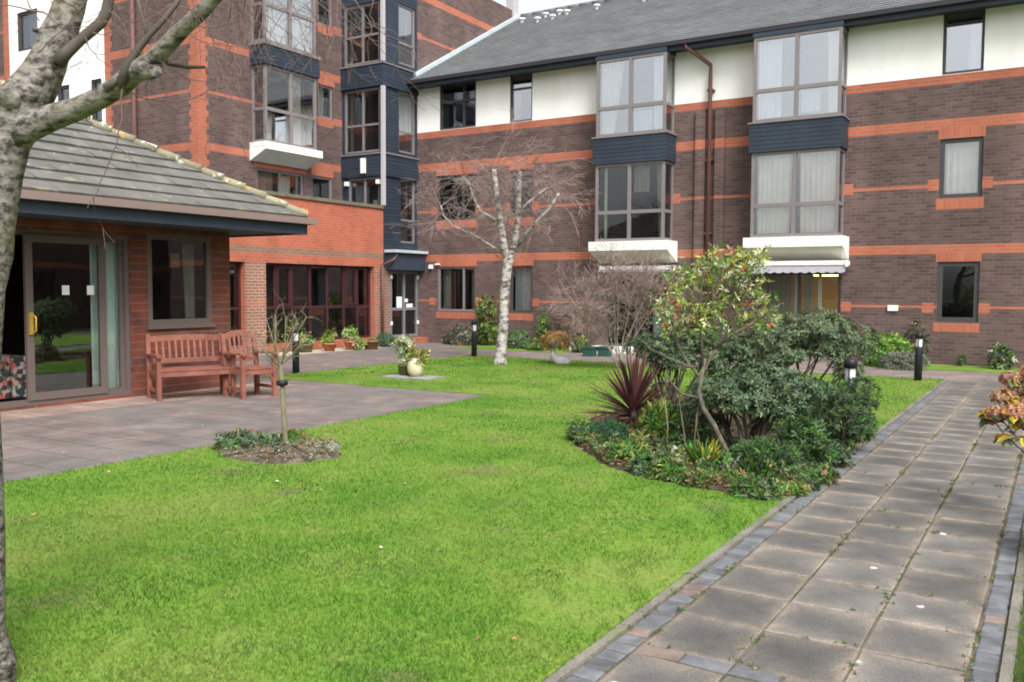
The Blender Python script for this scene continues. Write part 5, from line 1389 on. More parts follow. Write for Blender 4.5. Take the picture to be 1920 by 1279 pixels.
# large pale rhododendron behind
b0 = gat(1500, 11.8)
shrub('rhododendron', b0, 'large grey green rhododendron in the back right of the flower bed', 'shrub',
      [B_(b0, 1450, 634, 0, .42, .4, .28), B_(b0, 1530, 616, .1, .50, .45, .24), B_(b0, 1600, 642, 0, .30, .34, .27), B_(b0, 1475, 668, -.1, .30, .3, .10), B_(b0, 1590, 690, -.2, .22, .28, .16), B_(b0, 1414, 680, .2, .22, .3, .16), B_(b0, 1545, 652, 0, .34, .3, .12)],
      1500, 8, .062, .020, ['leaf_rhodo_pale', 'leaf_rhodo', 'leaf_olive'], [.42, .33, .25], 41, stems=9, stem_r=.022, tilt=(40, 100), shell=(.25, 1.08))
b0 = gat(1255, 10.4)
shrub('rhododendron', b0, 'dark spreading rhododendron just behind the red cordyline', 'shrub',
      [B_(b0, 1222, 650, 0, .30, .34, .14), B_(b0, 1290, 636, .2, .32, .34, .19), B_(b0, 1258, 676, 0, .30, .3, .11), B_(b0, 1336, 672, .1, .24, .3, .16), B_(b0, 1372, 650, .2, .28, .34, .2)],
      950, 8, .058, .019, ['leaf_rhodo', 'leaf_dark', 'leaf_olive'], [.45, .3, .25], 42, stems=9, stem_r=.022, tilt=(40, 100), shell=(.25, 1.08))
b0 = gp(1395, 868)
shrub('rhododendron', b0, 'dark green rhododendron with bare crooked stems in the middle of the flower bed', 'shrub',
      [B_(b0, 1350, 732, 0, .25, .32, .13), B_(b0, 1422, 712, .1, .33, .36, .15), B_(b0, 1492, 732, 0, .27, .32, .15), B_(b0, 1395, 752, -.2, .33, .28, .10), B_(b0, 1306, 762, .1, .14, .18, .08), B_(b0, 1462, 760, -.1, .24, .22, .09), B_(b0, 1335, 790, .2, .12, .16, .07)],
      1350, 8, .056, .019, ['leaf_rhodo', 'leaf_dark', 'leaf_blue', 'leaf_olive'], [.45, .2, .2, .15], 43, stems=9, stem_r=.028, tilt=(40, 100), shell=(.3, 1.08))
# conifer like dark shrub beside the path
b0 = gp(1590, 850)
shrub('yew_shrub', b0, 'dark feathery evergreen shrub beside the paved path', 'shrub',
      [B_(b0, 1590, 775, 0, .22, .3, .30), B_(b0, 1560, 790, .2, .2, .25, .25), B_(b0, 1615, 740, .2, .16, .2, .18), B_(b0, 1560, 745, .4, .17, .2, .13), B_(b0, 1610, 800, .1, .17, .2, .15)],
      800, 9, .055, .011, ['leaf_dark', 'leaf_rhodo', 'leaf_green', 'leaf_olive'], [.45, .25, .15, .15], 44, stems=5, stem_r=.022, tilt=(25, 75))
# leafy small tree
rng = random.Random(17); rs = np.random.RandomState(17)
b0 = gp(1372, 880); Dp = depth_of(b0)
lt = thing('pieris_tree', (b0.x, b0.y, 0), 'small loose tree with pale cream and orange tinged leaves above the flower bed', 'tree')
def lp(x, y, dd=0): return at(x, y, Dp + dd)
mb = MB()
def lb_(P, n=8, dd=0): k = len(P); mb.tube([lp(a, b, dd * i / (k - 1)) for i, (a, b, c) in enumerate(P)], [.8 * c * Dp / FPX for a, b, c in P], n, 0, wob=.06, rng=rng)
lb_([(1374, 890, 7.5), (1370, 860, 6.5), (1352, 825, 6), (1338, 795, 5.8), (1318, 765, 5.5), (1310, 735, 5.2), (1316, 705, 5), (1322, 672, 4.2)], 10)
lb_([(1314, 712, 4.2), (1330, 675, 3.8), (1352, 640, 3.4), (1362, 610, 2.6), (1360, 570, 2), (1366, 530, 1.5)])
lb_([(1340, 655, 3.2), (1368, 630, 2.8), (1402, 612, 2.4), (1440, 590, 1.8), (1462, 570, 1.2)], dd=-.3)
lb_([(1310, 705, 3.8), (1290, 680, 3.2), (1272, 650, 2.8), (1262, 610, 2.4), (1258, 575, 1.8)], dd=.2)
lb_([(1318, 690, 3.2), (1316, 640, 2.6), (1310, 590, 2.2), (1316, 540, 1.6), (1322, 505, 1.2)], dd=-.2)
lb_([(1262, 610, 2), (1245, 580, 1.8), (1250, 540, 1.4), (1270, 505, 1)], dd=-.2)
lb_([(1360, 575, 2), (1390, 540, 1.6), (1410, 505, 1.2), (1425, 482, .9)], dd=.3)
lb_([(1300, 690, 3), (1250, 670, 2.6), (1220, 655, 2.2), (1205, 640, 1.6)], dd=.3)
lb_([(1310, 745, 3), (1280, 740, 2.8), (1256, 715, 2.4), (1250, 690, 2)], dd=.4)
lb_([(1392, 880, 6.5), (1392, 840, 6), (1386, 800, 5), (1372, 770, 4)], dd=.3)
mb.build('trunk', 'bark_grey', lt)
mb = MB(); blobs = []
for (x, y, rx, rz) in ((1260, 560, .22, .20), (1300, 510, .24, .16), (1350, 490, .22, .14), (1400, 490, .22, .13), (1430, 560, .16, .20), (1360, 550, .30, .22), (1290, 600, .22, .16), (1420, 600, .2, .1), (1250, 610, .14, .14), (1330, 600, .25, .16), (1385, 525, .24, .16), (1445, 590, .12, .08), (1425, 480, .12, .08)):
    p = lp(x, y, rs.uniform(-.25, .3)); blobs.append((tuple(p), (rx, rx, rz)))
    s = lp(1340 + (x - 1340) * .45, 620 + (y - 620) * .5)
    for i in range(5):
        e = p + Vector((rng.uniform(-rx, rx), rng.uniform(-rx, rx), rng.uniform(-rz, rz))); mb.tube(bump_pts(s, e, 4, .04, rng), [.006, .005, .004, .003, .002], 4, 0, cap=False)
mb.build('twigs', 'bark_grey', lt)
leafmesh('foliage', *rosettes(rs, blobs, 680, 5, .050, .019, nm=5, mixw=[.42, .22, .23, .10, .03], shell=(.2, 1.05), tilt=(40, 100)), ['leaf_lime', 'leaf_cream', 'leaf_green', 'leaf_brown', 'leaf_orange'], lt)
# low plants at the front
def lowp(x, y, label, r, h, K, m, l, w_, mats, mix, seed, cat='plant', name='low_shrub', **kw):
    b = gp(x, y); return shrub(name, b, label, cat, [((0, 0, h * .45), (r, r * .9, h * .6))], K, m, l, w_, mats, mix, seed, stems=3, stem_r=.006, zz=None, **kw) if False else shrub(name, b, label, cat, [((0, 0, h * .45), (r, r * .9, h * .6))], K, m, l, w_, mats, mix, seed, stems=3, stem_r=.006, **kw)
lowp(1092, 826, 'low leafy green clump at the far left tip of the flower bed', .17, .22, 150, 6, .05, .020, ['leaf_green', 'leaf_blue', 'leaf_lime'], [.5, .35, .15], 51)
lowp(1142, 838, 'rounded blue green needle cushion in front of the red cordyline', .25, .24, 420, 9, .05, .008, ['needle_teal', 'leaf_green'], [.8, .2], 52, tilt=(15, 60))
lowp(1245, 838, 'bright green leafy perennial right of the red cordyline', .24, .40, 190, 6, .10, .026, ['leaf_green', 'leaf_lime', 'leaf_bright'], [.4, .3, .3], 53, tilt=(20, 75))
lowp(1180, 872, 'green clump with yellowing strappy leaves at the front edge of the bed', .19, .19, 120, 6, .09, .018, ['leaf_green', 'leaf_lime', 'leaf_brown'], [.5, .3, .2], 54)
lowp(1212, 892, 'small grey green cushion at the front edge of the bed', .13, .17, 130, 7, .045, .016, ['leaf_blue', 'leaf_green'], [.6, .4], 55)
lowp(1290, 880, 'low pale yellow green plant in the front of the bed', .16, .18, 90, 6, .07, .028, ['leaf_lime', 'leaf_green', 'leaf_grey'], [.45, .35, .2], 56)
lowp(1350, 888, 'low grey green leafy plant by the crooked stems', .13, .17, 80, 7, .06, .024, ['leaf_blue', 'leaf_green'], [.6, .4], 57)
lowp(1290, 840, 'shaded dark leafy shrub under the small pale leaved tree', .28, .45, 170, 7, .08, .026, ['leaf_rhodo', 'leaf_dark', 'leaf_brown'], [.5, .3, .2], 58)
lowp(1440, 895, 'feathery dark green plant near the front right of the bed', .26, .30, 330, 8, .07, .010, ['leaf_green', 'leaf_rhodo', 'leaf_dark'], [.4, .4, .2], 59, tilt=(15, 70))
lowp(1505, 880, 'bushy mid green plant next to the paved path', .25, .42, 260, 8, .075, .016, ['leaf_green', 'leaf_rhodo', 'leaf_dark'], [.35, .4, .25], 60, tilt=(20, 80))
lowp(1480, 820, 'tangled mid green perennial behind the front right plants', .34, .50, 300, 7, .085, .016, ['leaf_green', 'leaf_rhodo', 'leaf_lime'], [.5, .35, .15], 61, tilt=(20, 80))
lowp(1540, 905, 'small trailing leafy plant at the very edge of the path', .13, .13, 90, 6, .05, .022, ['leaf_green', 'leaf_brown', 'leaf_blue'], [.5, .25, .25], 62)
lowp(1380, 905, 'flat mossy green tuft in front of the crooked stems', .17, .09, 90, 6, .05, .014, ['leaf_green', 'leaf_lime', 'leaf_brown'], [.4, .3, .3], 63)
lowp(1470, 925, 'flat weedy green patch at the bed corner near the path', .20, .08, 100, 6, .05, .016, ['leaf_green', 'leaf_lime', 'leaf_brown'], [.4, .3, .3], 64)
lowp(1245, 770, 'silvery green upright shrub behind the bright perennial', .22, .40, 150, 7, .07, .02, ['leaf_blue', 'leaf_grey', 'leaf_brown'], [.5, .25, .25], 65)
def strappy(x, y, label, n, L, w_, mats, seed, spread=.5):
    b = gp(x, y); rs = np.random.RandomState(seed); t = thing('strap_leaf_plant', (b.x, b.y, 0), label, 'plant')
    az = rs.uniform(0, 6.283, n); ti = rs.uniform(.05, spread, n)
    D = np.stack([np.cos(az) * np.sin(ti), np.sin(az) * np.sin(ti), np.cos(ti)], 1)
    P = np.stack([b.x + rs.uniform(-.05, .05, n), b.y + rs.uniform(-.05, .05, n), np.full(n, .02)], 1)
    leafmesh('leaves', P, D, np.stack([np.cos(az), np.sin(az), np.zeros(n)], 1), rs.uniform(.6, 1.1, n) * L, np.full(n, w_), rs.choice(len(mats), n), mats, t, curl=-.25)
    return t
strappy(1322, 888, 'upright sword leaved clump with yellow tips at the front of the bed', 55, .30, .014, ['leaf_bright', 'leaf_lime', 'leaf_green', 'leaf_yellow'], 71)
strappy(1420, 905, 'fine grassy clump in the front right of the bed', 60, .24, .009, ['leaf_green', 'leaf_blue'], 72, .7)
strappy(1365, 900, 'drooping straw coloured dead leaves by the crooked stems', 26, .22, .012, ['leaf_brown', 'leaf_grey'], 73, 1.3)
# self sown ground cover through the bed
def cover(name, poly, n, label, mats, mix, l, w_, hh, seed):
    rs = np.random.RandomState(seed); xs = [p[0] for p in poly]; ys = [p[1] for p in poly]
    x = rs.uniform(min(xs), max(xs), n * 2); y = rs.uniform(min(ys), max(ys), n * 2); k = inpoly(x, y, poly); x, y = x[k], y[k]
    bl = [((a, b, .05 + rs.uniform(0, hh)), (.05, .05, .04), 1.0) for a, b in zip(x, y)]
    o = leafmesh(name, *rosettes(rs, bl, len(bl) * 4, 5, l, w_, nm=len(mats), mixw=mix, tilt=(30, 90)), mats); tag(o, label, 'ground cover', kind='stuff')
FRONT = [(-4.55, 8.65), (-4.3, 8.22), (-3.93, 7.82), (-3.35, 7.16), (-2.71, 6.95), (-2.1, 6.86), (-1.8, 6.9), (-1.8, 9.9), (-2.6, 9.2), (-3.6, 9.2)]
cover('ground_cover', FRONT, 300, 'mixed low green leaves covering the front of the flower bed', ['leaf_green', 'leaf_olive', 'leaf_blue', 'leaf_brown'], [.35, .3, .2, .15], .055, .018, .10, 77)
cover('ground_cover', RING, 16, 'sparse green leaves covering the round tree bed', ['leaf_blue', 'leaf_olive', 'leaf_brown', 'leaf_grey'], [.3, .3, .2, .2], .04, .015, .03, 78)
for (x_, y_, r_, h_, mm, mx_, lab) in (
    (1110, 838, .15, .15, ['leaf_green', 'leaf_lime'], [.6, .4], 'small fresh green tuft at the rounded left front of the bed'),
    (1160, 868, .16, .14, ['leaf_olive', 'leaf_green', 'leaf_brown'], [.5, .3, .2], 'olive tinted low clump on the left front curve of the bed'),
    (1252, 900, .17, .15, ['leaf_green', 'leaf_olive', 'leaf_lime'], [.5, .3, .2], 'soft green clump spilling onto the grass before the pale tree'),
    (1315, 912, .16, .12, ['leaf_olive', 'leaf_brown', 'leaf_green'], [.4, .25, .35], 'brown flecked low clump spilling over the middle front edge'),
    (1420, 932, .18, .12, ['leaf_green', 'leaf_olive', 'leaf_blue'], [.45, .35, .2], 'low creeping clump on the grass edge near the paved path'),
    (1400, 880, .20, .24, ['leaf_olive', 'leaf_green', 'leaf_rhodo'], [.4, .3, .3], 'medium green clump at the foot of the crooked dark stems'),
    (1205, 850, .17, .22, ['leaf_olive', 'leaf_lime', 'leaf_brown'], [.45, .3, .25], 'yellowish olive clump below the red cordyline'),
    (1270, 862, .18, .22, ['leaf_green', 'leaf_rhodo', 'leaf_olive'], [.4, .3, .3], 'deep green clump under the left side of the pale tree'),
    (1500, 915, .17, .16, ['leaf_olive', 'leaf_green', 'leaf_blue'], [.4, .4, .2], 'trailing green clump along the brick edging of the path'),
    (1560, 872, .17, .20, ['leaf_rhodo', 'leaf_olive', 'leaf_dark'], [.4, .3, .3], 'dull green clump between the dark feathery shrub and the edging')):
    lowp(x_, y_, lab, r_, h_, int(900 * r_ * r_ * 6), 7, .055, .018, mm, mx_, int(x_), tilt=(25, 85))
def joint_moss():
    rs = np.random.RandomState(88); P_ = []
    for xx, n_ in ((-1.14, 130), (-.71, 130), (-1.567, 70), (-.276, 130), (-.163, 110), (-1.692, 110), (-.115, 60)):
        yy = rs.uniform(2.6, 11, n_); k_ = (np.sin(yy * 2.3 + xx * 5) + .6 * np.sin(yy * 7 + xx) + rs.normal(0, .4, n_)) > .15
        P_ += [(xx + rs.normal(0, .006), q, .0) for q in yy[k_]]
    for j in range(46):
        xx = rs.uniform(-1.55, -.3); P_.append((xx, 3.69 + .46 * rs.randint(-1, 12) + rs.normal(0, .006), .0))
    bl = [(p_, (.022, .03, .004), 1.0) for p_ in P_]
    o = leafmesh('joint_moss', *rosettes(rs, bl, len(bl) * 3, 5, .017, .007, nm=3, mixw=[.5, .3, .2], tilt=(20, 85)), ['leaf_olive', 'leaf_green', 'leaf_brown'])
    tag(o, 'tiny moss and weeds growing in the joints of the paved path', 'moss', kind='stuff')
joint_moss()
LAWN_A = [(-7.0, 2.5), (-1.9, 2.5), (-1.9, 6.5), (-4.8, 9.0), (-5.5, 16), (-11, 16.5), (-11, 12), (-7.1, 11)]
def lawn_leaves():
    rs = np.random.RandomState(19); n = 150; x = rs.uniform(-11, -1.9, n); y = rs.uniform(2.5, 16.5, n); k = inpoly(x, y, LAWN_A); x, y = x[k], y[k]; n = len(x); th = rs.uniform(0, 6.28, n)
    o = leafmesh('leaf_litter', np.stack([x, y, np.full(n, .032)], 1), np.stack([np.cos(th), np.sin(th), rs.uniform(-.2, .3, n)], 1), np.stack([rs.normal(0, .3, n), rs.normal(0, .3, n), np.ones(n)], 1), rs.uniform(.025, .05, n), rs.uniform(.012, .026, n), rs.choice(3, n), ['leaf_brown', 'leaf_tan', 'leaf_cream'])
    tag(o, 'a few small dead leaves lying on the lawn', 'leaf litter', kind='stuff')
lawn_leaves()
# bare pale canes in the bed
b0 = gp(1282, 872); cn = thing('bare_canes', (b0.x, b0.y, 0), 'thin yellowish bare canes standing in the flower bed', 'plant'); mb = MB(); dd = depth_of(b0)
for pts in ([(1284, 872), (1284, 820), (1276, 770), (1272, 735)], [(1296, 874), (1302, 830), (1306, 780), (1312, 750)], [(1318, 868), (1312, 830), (1306, 800), (1308, 770)], [(1250, 850), (1252, 800), (1246, 745)]):
    mb.tube([at(a, b, dd) for a, b in pts], [.006, .006, .005, .004][:len(pts)], 5, 0)
mb.build('stem', 'twig_olive', cn)

# ================================================================== BACK PLANTS
rng = random.Random(33)
b0 = gp(1168, 692); Db = depth_of(b0)
pk = thing('bare_shrub', (b0.x, b0.y, 0), 'wide leafless pinkish shrub with pale stems before the patio door', 'shrub')
mb = MB(); m2 = MB()
for (x, y) in ((1100, 560), (1130, 540), (1150, 520), (1085, 580), (1190, 530), (1215, 540), (1240, 555), (1160, 560), (1205, 570), (1110, 600)):
    s = at(1165 + rng.uniform(-8, 8), 690, Db); e = at(x, y, Db + rng.uniform(-.7, .7)); mid = at(1155 + (x - 1155) * .35, 640, Db)
    pts = [s, s.lerp(mid, .5), mid, mid.lerp(e, .5), e]; mb.tube(pts, [.021, .018, .015, .011, .007], 7, 0)
    for i in range(26):
        q_ = pts[rng.randint(2, 4)].lerp(e, rng.random()); grow(m2, q_, (e - s).normalized() * .6 + Vector((rng.gauss(0, .55), rng.gauss(0, .55), rng.gauss(.15, .3))), rng.uniform(.3, .65), .0060, 2, rng, jit=.3, grav=-.03, kids=(2, 5), nside=3, rmin=.003, ratio=.6)
mb.build('trunk', 'stem_pale', pk); m2.build('twigs', 'twig_pink', pk)

def wp(x, z, d=.3): return Vector((x, YF - d, z))
def wallplant(px, label, w_, h, K, m, l, ww, mats, mix, seed, d=.35, name='wall_shrub', cat='shrub', thick=.25, z0=0.0, **kw):
    x = CP.x + ray(px, 600).x * ((YF - d) / ray(px, 600).y)
    b = Vector((x, YF - d, 0)); n = max(1, int(h / .5)); bl = [((rng.uniform(-.1, .1) * w_, 0, z0 + (i + .5) * (h - z0) / n), (w_ / 2 * rng.uniform(.85, 1.1), thick, (h - z0) / n * .65)) for i in range(n)]
    return shrub(name, b, label, cat, bl, K, m, l, ww, mats, mix, seed, stems=4, stem_r=.015, **kw)
wallplant(914, 'tall yellow green climber against the brick wall behind the silver birch', .60, 1.38, 420, 6, .085, .03, ['leaf_green', 'leaf_lime', 'leaf_dark', 'leaf_brown'], [.4, .2, .25, .15], 81, z0=.1)
wallplant(862, 'low brownish shrub under the wide ground floor window', .75, .55, 240, 6, .06, .025, ['leaf_brown', 'leaf_blue', 'leaf_grey', 'leaf_dark'], [.3, .3, .2, .2], 82, d=.6)
wallplant(975, 'low green leafy shrub under the narrow ground floor window', .75, .45, 220, 6, .08, .03, ['leaf_green', 'leaf_blue', 'leaf_grey'], [.5, .3, .2], 83, d=.9)
wallplant(1018, 'upright green shrub against the brick wall right of the birch', .32, .95, 130, 6, .08, .03, ['leaf_green', 'leaf_dark', 'leaf_lime'], [.5, .3, .2], 84)
wallplant(1005, 'spreading light green ground plant by the narrow grass verge', .7, .28, 150, 6, .07, .03, ['leaf_green', 'leaf_lime', 'leaf_blue'], [.5, .25, .25], 85, d=1.3, name='low_shrub')
wallplant(1085, 'low green plant with yellow tops beside the green troughs', .45, .42, 120, 6, .07, .03, ['leaf_green', 'leaf_yellow', 'leaf_dark'], [.5, .2, .3], 86, d=1.2, name='low_shrub')
wallplant(1660, 'bright lime green shrub at the far end of the lawn', .95, .62, 420, 6, .10, .035, ['leaf_bright', 'leaf_lime', 'leaf_green'], [.5, .25, .25], 87, d=1.2, thick=.4)
wallplant(1690, 'low silvery lavender mound in front of the lime green shrub', .95, .30, 420, 7, .07, .010, ['leaf_grey', 'leaf_blue'], [.7, .3], 88, d=1.75, thick=.3, name='lavender', tilt=(10, 60))
wallplant(1715, 'thin dark leafed shrub by the wall behind the far lamp post', .50, .90, 110, 5, .08, .03, ['leaf_dark', 'leaf_blue', 'leaf_brown'], [.5, .3, .2], 89, d=.3)
wallplant(1878, 'loose dark green plant at the wall near the right end', .5, .45, 90, 6, .10, .035, ['leaf_green', 'leaf_dark', 'leaf_cream'], [.4, .4, .2], 90, d=.6)
wallplant(1805, 'tiny green weed at the foot of the far wall', .2, .2, 30, 5, .07, .02, ['leaf_green', 'leaf_dark'], [.6, .4], 91, d=.25)
wallplant(840, 'dark low ivy in the corner by the entrance door', .35, .3, 80, 6, .06, .03, ['leaf_dark', 'leaf_blue'], [.6, .4], 92, d=.3)
# red twiggy climber on the wall
x = (ray(1060, 600).x * (YF - .15) / ray(1060, 600).y)
rc = thing('climber', (x, YF - .15, 0), 'reddish brown bare climber on the brick wall left of the patio door', 'climber'); mb = MB()
for i in range(6): grow(mb, (x + rng.uniform(-.25, .25), YF - .12, 0), Vector((rng.uniform(-.25, .25), -.02, 1)), rng.uniform(.8, 1.2), .014, 3, rng, jit=.2, kids=(2, 4), nside=4, rmin=.004, ratio=.45, ang=.6)
mb.build('stem', 'twig_brown', rc)
rs = np.random.RandomState(12)
leafmesh('foliage', *rosettes(rs, [((x, YF - .14, .9), (.35, .06, .35))], 55, 4, .06, .03, nm=2, mixw=[.6, .4]), ['leaf_red', 'leaf_brown'], rc)

# hydrangea leaning over the path
rng = random.Random(5); rs = np.random.RandomState(5)
hb = Vector((.28, 6.9, 0)); hy = thing('hydrangea', hb, 'autumn hydrangea with faded pink heads and yellow leaves beside the path', 'shrub')
mb = MB(); PP = []; heads = [(1880, 745, 6.4, .085), (1912, 735, 6.6, .09), (1868, 775, 6.2, .075), (1905, 775, 6.1, .09), (1858, 782, 6.3, .06), (1932, 700, 6.5, .09), (1938, 760, 6.2, .09), (1960, 720, 6.4, .09), (1895, 710, 6.5, .07), (1925, 790, 6.1, .08)]
hp = MB()
lv = [[], [], [], [], [], []]
for (x, y, d, r) in heads:
    c = at(x, y, d); s = hb + Vector((rng.uniform(-.1, .1), rng.uniform(-.15, .15), -.02)); pts = bump_pts(s, c, 5, .03, rng); mb.tube(pts, [.008, .007, .006, .005, .005, .004], 5, 0)
    for i in range(90):
        v = rs.normal(size=3); v /= np.linalg.norm(v); p = np.array(c) + v * r * np.array([1, 1, .75]) * rs.uniform(.8, 1)
        for k in range(3):
            dd = np.cross(v, rs.normal(size=3)); 
            for lst, val in zip(lv, (p, dd + v * .3, v, .026, .020, 0)): lst.append(val)
    for i in range(16):
        q_ = pts[rng.randint(4, 5)]; az = rng.uniform(0, 6.28)
        for lst, val in zip(lv, (np.array(q_) + np.array([math.cos(az), math.sin(az), 0]) * .02, np.array([math.cos(az), math.sin(az), rng.uniform(-.5, .4)]), np.array([0, 0, 1.]) + rs.normal(size=3) * .4, rng.uniform(.08, .13), rng.uniform(.05, .075), 1 if rng.random() < .6 else 2)): lst.append(val)
mb.build('stem', 'twig_brown', hy)
leafmesh('foliage', *lv, ['petal_pink', 'leaf_yellow', 'leaf_rhodo'], hy, curl=.2)
shrub('low_shrub', Vector((.22, 6.2, 0)), 'dark green leafy shrub at the right edge of the path', 'shrub', [((-.02, .1, .25), (.28, .4, .28))], 200, 7, .08, .03, ['leaf_rhodo', 'leaf_dark', 'leaf_green'], [.4, .3, .3], 95, stems=4, stem_r=.01)

# ================================================================== GARDEN FURNITURE
mat('bench_wood', (.215, .082, .058), .62, noise=.28, nscale=5, bump=.2, bscale=60)
def hexbar(mb, p, q, wd, ht, up=(0, 0, 1)): mb.bar(p, q, wd, ht, 0, up)
def seat_thing(name, loc, rz, label, cat, Wd, Dp, arch, nsl):
    t = thing(name, loc, label, cat, None, rz)
    hw, hd = Wd / 2, Dp / 2; sh = .43
    for sx in (-1, 1):
        m_ = MB(); m_.box(sx * hw - .03, -hd - .03, 0, sx * hw + .03, -hd + .03, .62); m_.build('leg', 'bench_wood', t, True)
        m_ = MB(); m_.box(sx * hw - .03, hd - .03, 0, sx * hw + .03, hd + .03, .45)
        m_.bar((sx * hw, hd, .45), (sx * hw, hd + .09, .92), .06, .055, 0, (0, 1, 0)); m_.build('leg', 'bench_wood', t, True)
        m_ = MB()
        pts = [(-hd - .07, .625), (-hd + .05, .652), (-.05, .648), (hd + .03, .635)]
        for (y0, z0), (y1, z1) in zip(pts, pts[1:]): m_.bar((sx * hw, y0, z0), (sx * hw, y1 + .002, z1), .075, .03)
        m_.build('armrest', 'bench_wood', t, True)
        m_ = MB(); m_.bar((sx * hw, -hd + .03, .14), (sx * hw, hd - .03, .14), .03, .045); m_.build('stretcher', 'bench_wood', t, True)
    m_ = MB(); n = 6
    m_.box(-hw + .03, -hd - .015, sh - .085, hw - .03, -hd + .012, sh - .012); m_.box(-hw + .03, hd - .02, sh - .08, hw - .03, hd + .01, sh - .012)
    for sx in (-1, 1): m_.box(sx * hw - .015, -hd + .03, sh - .08, sx * hw + .015, hd - .03, sh - .012)
    y0 = -hd - .03; step = (Dp + .03) / n
    for i in range(n): m_.box(-hw + (.032), y0 + i * step + .004, sh - .01, hw - .032, y0 + (i + 1) * step - .004, sh + .012)
    if arch:   # curved brackets below the front rail
        for sx in (-1, 1):
            for k in range(5):
                a0, a1 = R(90 * k / 5), R(90 * (k + 1) / 5); c = (sx * (hw - .03 - .16), sh - .085 - .0)
                m_.bar((sx * (hw - .03) - sx * .13 * (1 - math.cos(a0)), -hd, sh - .215 + .13 * math.sin(a0)), (sx * (hw - .03) - sx * .13 * (1 - math.cos(a1)), -hd, sh - .215 + .13 * math.sin(a1)), .022, .03)
    m_.build('seat', 'bench_wood', t, True)
    m_ = MB()
    def by(z): return hd + .09 * (z - .45) / .47
    top = lambda u: .835 + (.085 * (1 - (u / hw) ** 2) if arch else .022 * (1 - (u / hw) ** 2))
    k = 10; us = [-hw + .03 + (Wd - .06) * i / k for i in range(k + 1)]
    for a, b in zip(us, us[1:]): m_.bar((a, by(.86), top(a) + .015), (b + .003, by(.86), top(b) + .015), .032, .085)
    m_.bar((-hw + .03, by(.54), .54), (hw - .03, by(.54), .54), .032, .07)
    for i in range(nsl):
        u = -hw + .03 + (Wd - .06) * (i + 1) / (nsl + 1); m_.bar((u, by(.57), .57), (u, by(.84), top(u) - .025), .032, .014, 0, (0, 1, 0))
    m_.build('backrest', 'bench_wood', t, True)
    return t
seat_thing('garden_bench', (-10.80, 8.62, 0.0), R(68), 'red brown slatted wooden two seat bench in front of the pavilion wall', 'bench', 1.06, .50, False, 10)
seat_thing('garden_chair', (-10.22, 9.20, 0.0), R(79), 'red brown wooden armchair with an arched back next to the bench', 'chair', .52, .48, True, 5)

# ------------------------------------------------------------------ bollard lights
mat('bollard_black', (.014, .016, .020), .45); mat('bollard_lens', (.62, .64, .66), .35)
def bollard(loc, label):
    t = thing('bollard_light', loc, label, 'bollard light', 'black bollard lights round the lawn')
    m_ = MB(); m_.lathe([(0, -.05), (.066, -.05), (.066, .60), (.060, .615), (0, .615)], loc, 20); m_.build('post', 'bollard_black', t)
    m_ = MB(); m_.lathe([(0, .616), (.056, .616), (.052, .64), (.056, .665), (.052, .69), (.056, .715), (.052, .74), (.056, .765), (0, .766)], loc, 20); m_.build('lens', 'bollard_lens', t)
    m_ = MB(); m_.lathe([(.058, .767), (.070, .767), (.070, .83), (.06, .86), (.03, .878), (0, .882)], loc, 20)
    for k in range(3):
        a = k * 2.094 + .5; m_.box(loc[0] + .06 * math.cos(a) - .006, loc[1] + .06 * math.sin(a) - .006, loc[2] + .61, loc[0] + .06 * math.cos(a) + .006, loc[1] + .06 * math.sin(a) + .006, loc[2] + .77)
    m_.build('cap', 'bollard_black', t); return t
b1 = gp(555, 700); bl1 = bollard((b1.x, b1.y, 0), 'black bollard light at the patio edge behind the young tree')
for p, lab in ((gp(889, 669), 'black bollard light on the lawn left of the silver birch'), (gp(1721, 715), 'black bollard light standing alone on the grass at the far right'), (gat(1597, 9.7), 'black bollard light half hidden by shrubs in the flower bed')):
    copy_thing(bl1, (p.x, p.y, 0), 0, lab)

# ------------------------------------------------------------------ pots and ornaments
mat('terracotta', (.42, .15, .075), .85, noise=.18, nscale=10)
mat('pot_brown', (.22, .13, .06), .8, noise=.3, nscale=10); mat('pot_moss', (.14, .13, .06), .85, noise=.35, nscale=10)
mat('cream_glaze', (.50, .46, .30), .5, noise=.1, nscale=6); mat('stone_grey', (.38, .38, .38), .9, noise=.2, nscale=8, bump=.4); mat('trough_green', (.03, .10, .075), .5)
def pot_thing(name, p, label, cat, prof, pm_, bl, K, m, l, ww, mats, mix, seed, soil_z, group=None, **kw):
    t = thing(name, p, label, cat, group); m_ = MB(); m_.lathe(prof, p, 22); m_.build('pot', pm_, t)
    m_ = MB(); rr = max(r for r, z in prof if z >= soil_z - .08) * .9; m_.lathe([(rr, soil_z - .02), (rr * .5, soil_z), (0, soil_z + .005)], p, 14); m_.build('soil', 'soil', t)
    rs = np.random.RandomState(seed)
    B = [((p[0] + b[0][0], p[1] + b[0][1], p[2] + b[0][2]), b[1]) for b in bl]
    leafmesh('foliage', *rosettes(rs, B, K, m, l, ww, nm=len(mats), mixw=mix, shell=(.2, 1), **kw), mats, t); return t
def potprof(rt, rb, h): return [(0, 0), (rb, 0), (rt * .93, h * .8), (rt, h * .8), (rt * 1.03, h), (rt * .9, h), (rt * .86, h * .85)]
G_ = 'pots in front of the lounge windows'
pt = lambda x, y: tuple(gp(x, y))
pot_thing('potted_plant', pt(573, 661), 'mossy low pot of variegated yellow leaves behind the first bollard', 'potted plant', potprof(.20, .15, .22), 'pot_moss', [((0, 0, .32), (.22, .22, .14))], 60, 5, .10, .045, ['leaf_lime', 'leaf_cream', 'leaf_green'], [.5, .2, .3], 1, .2, G_)
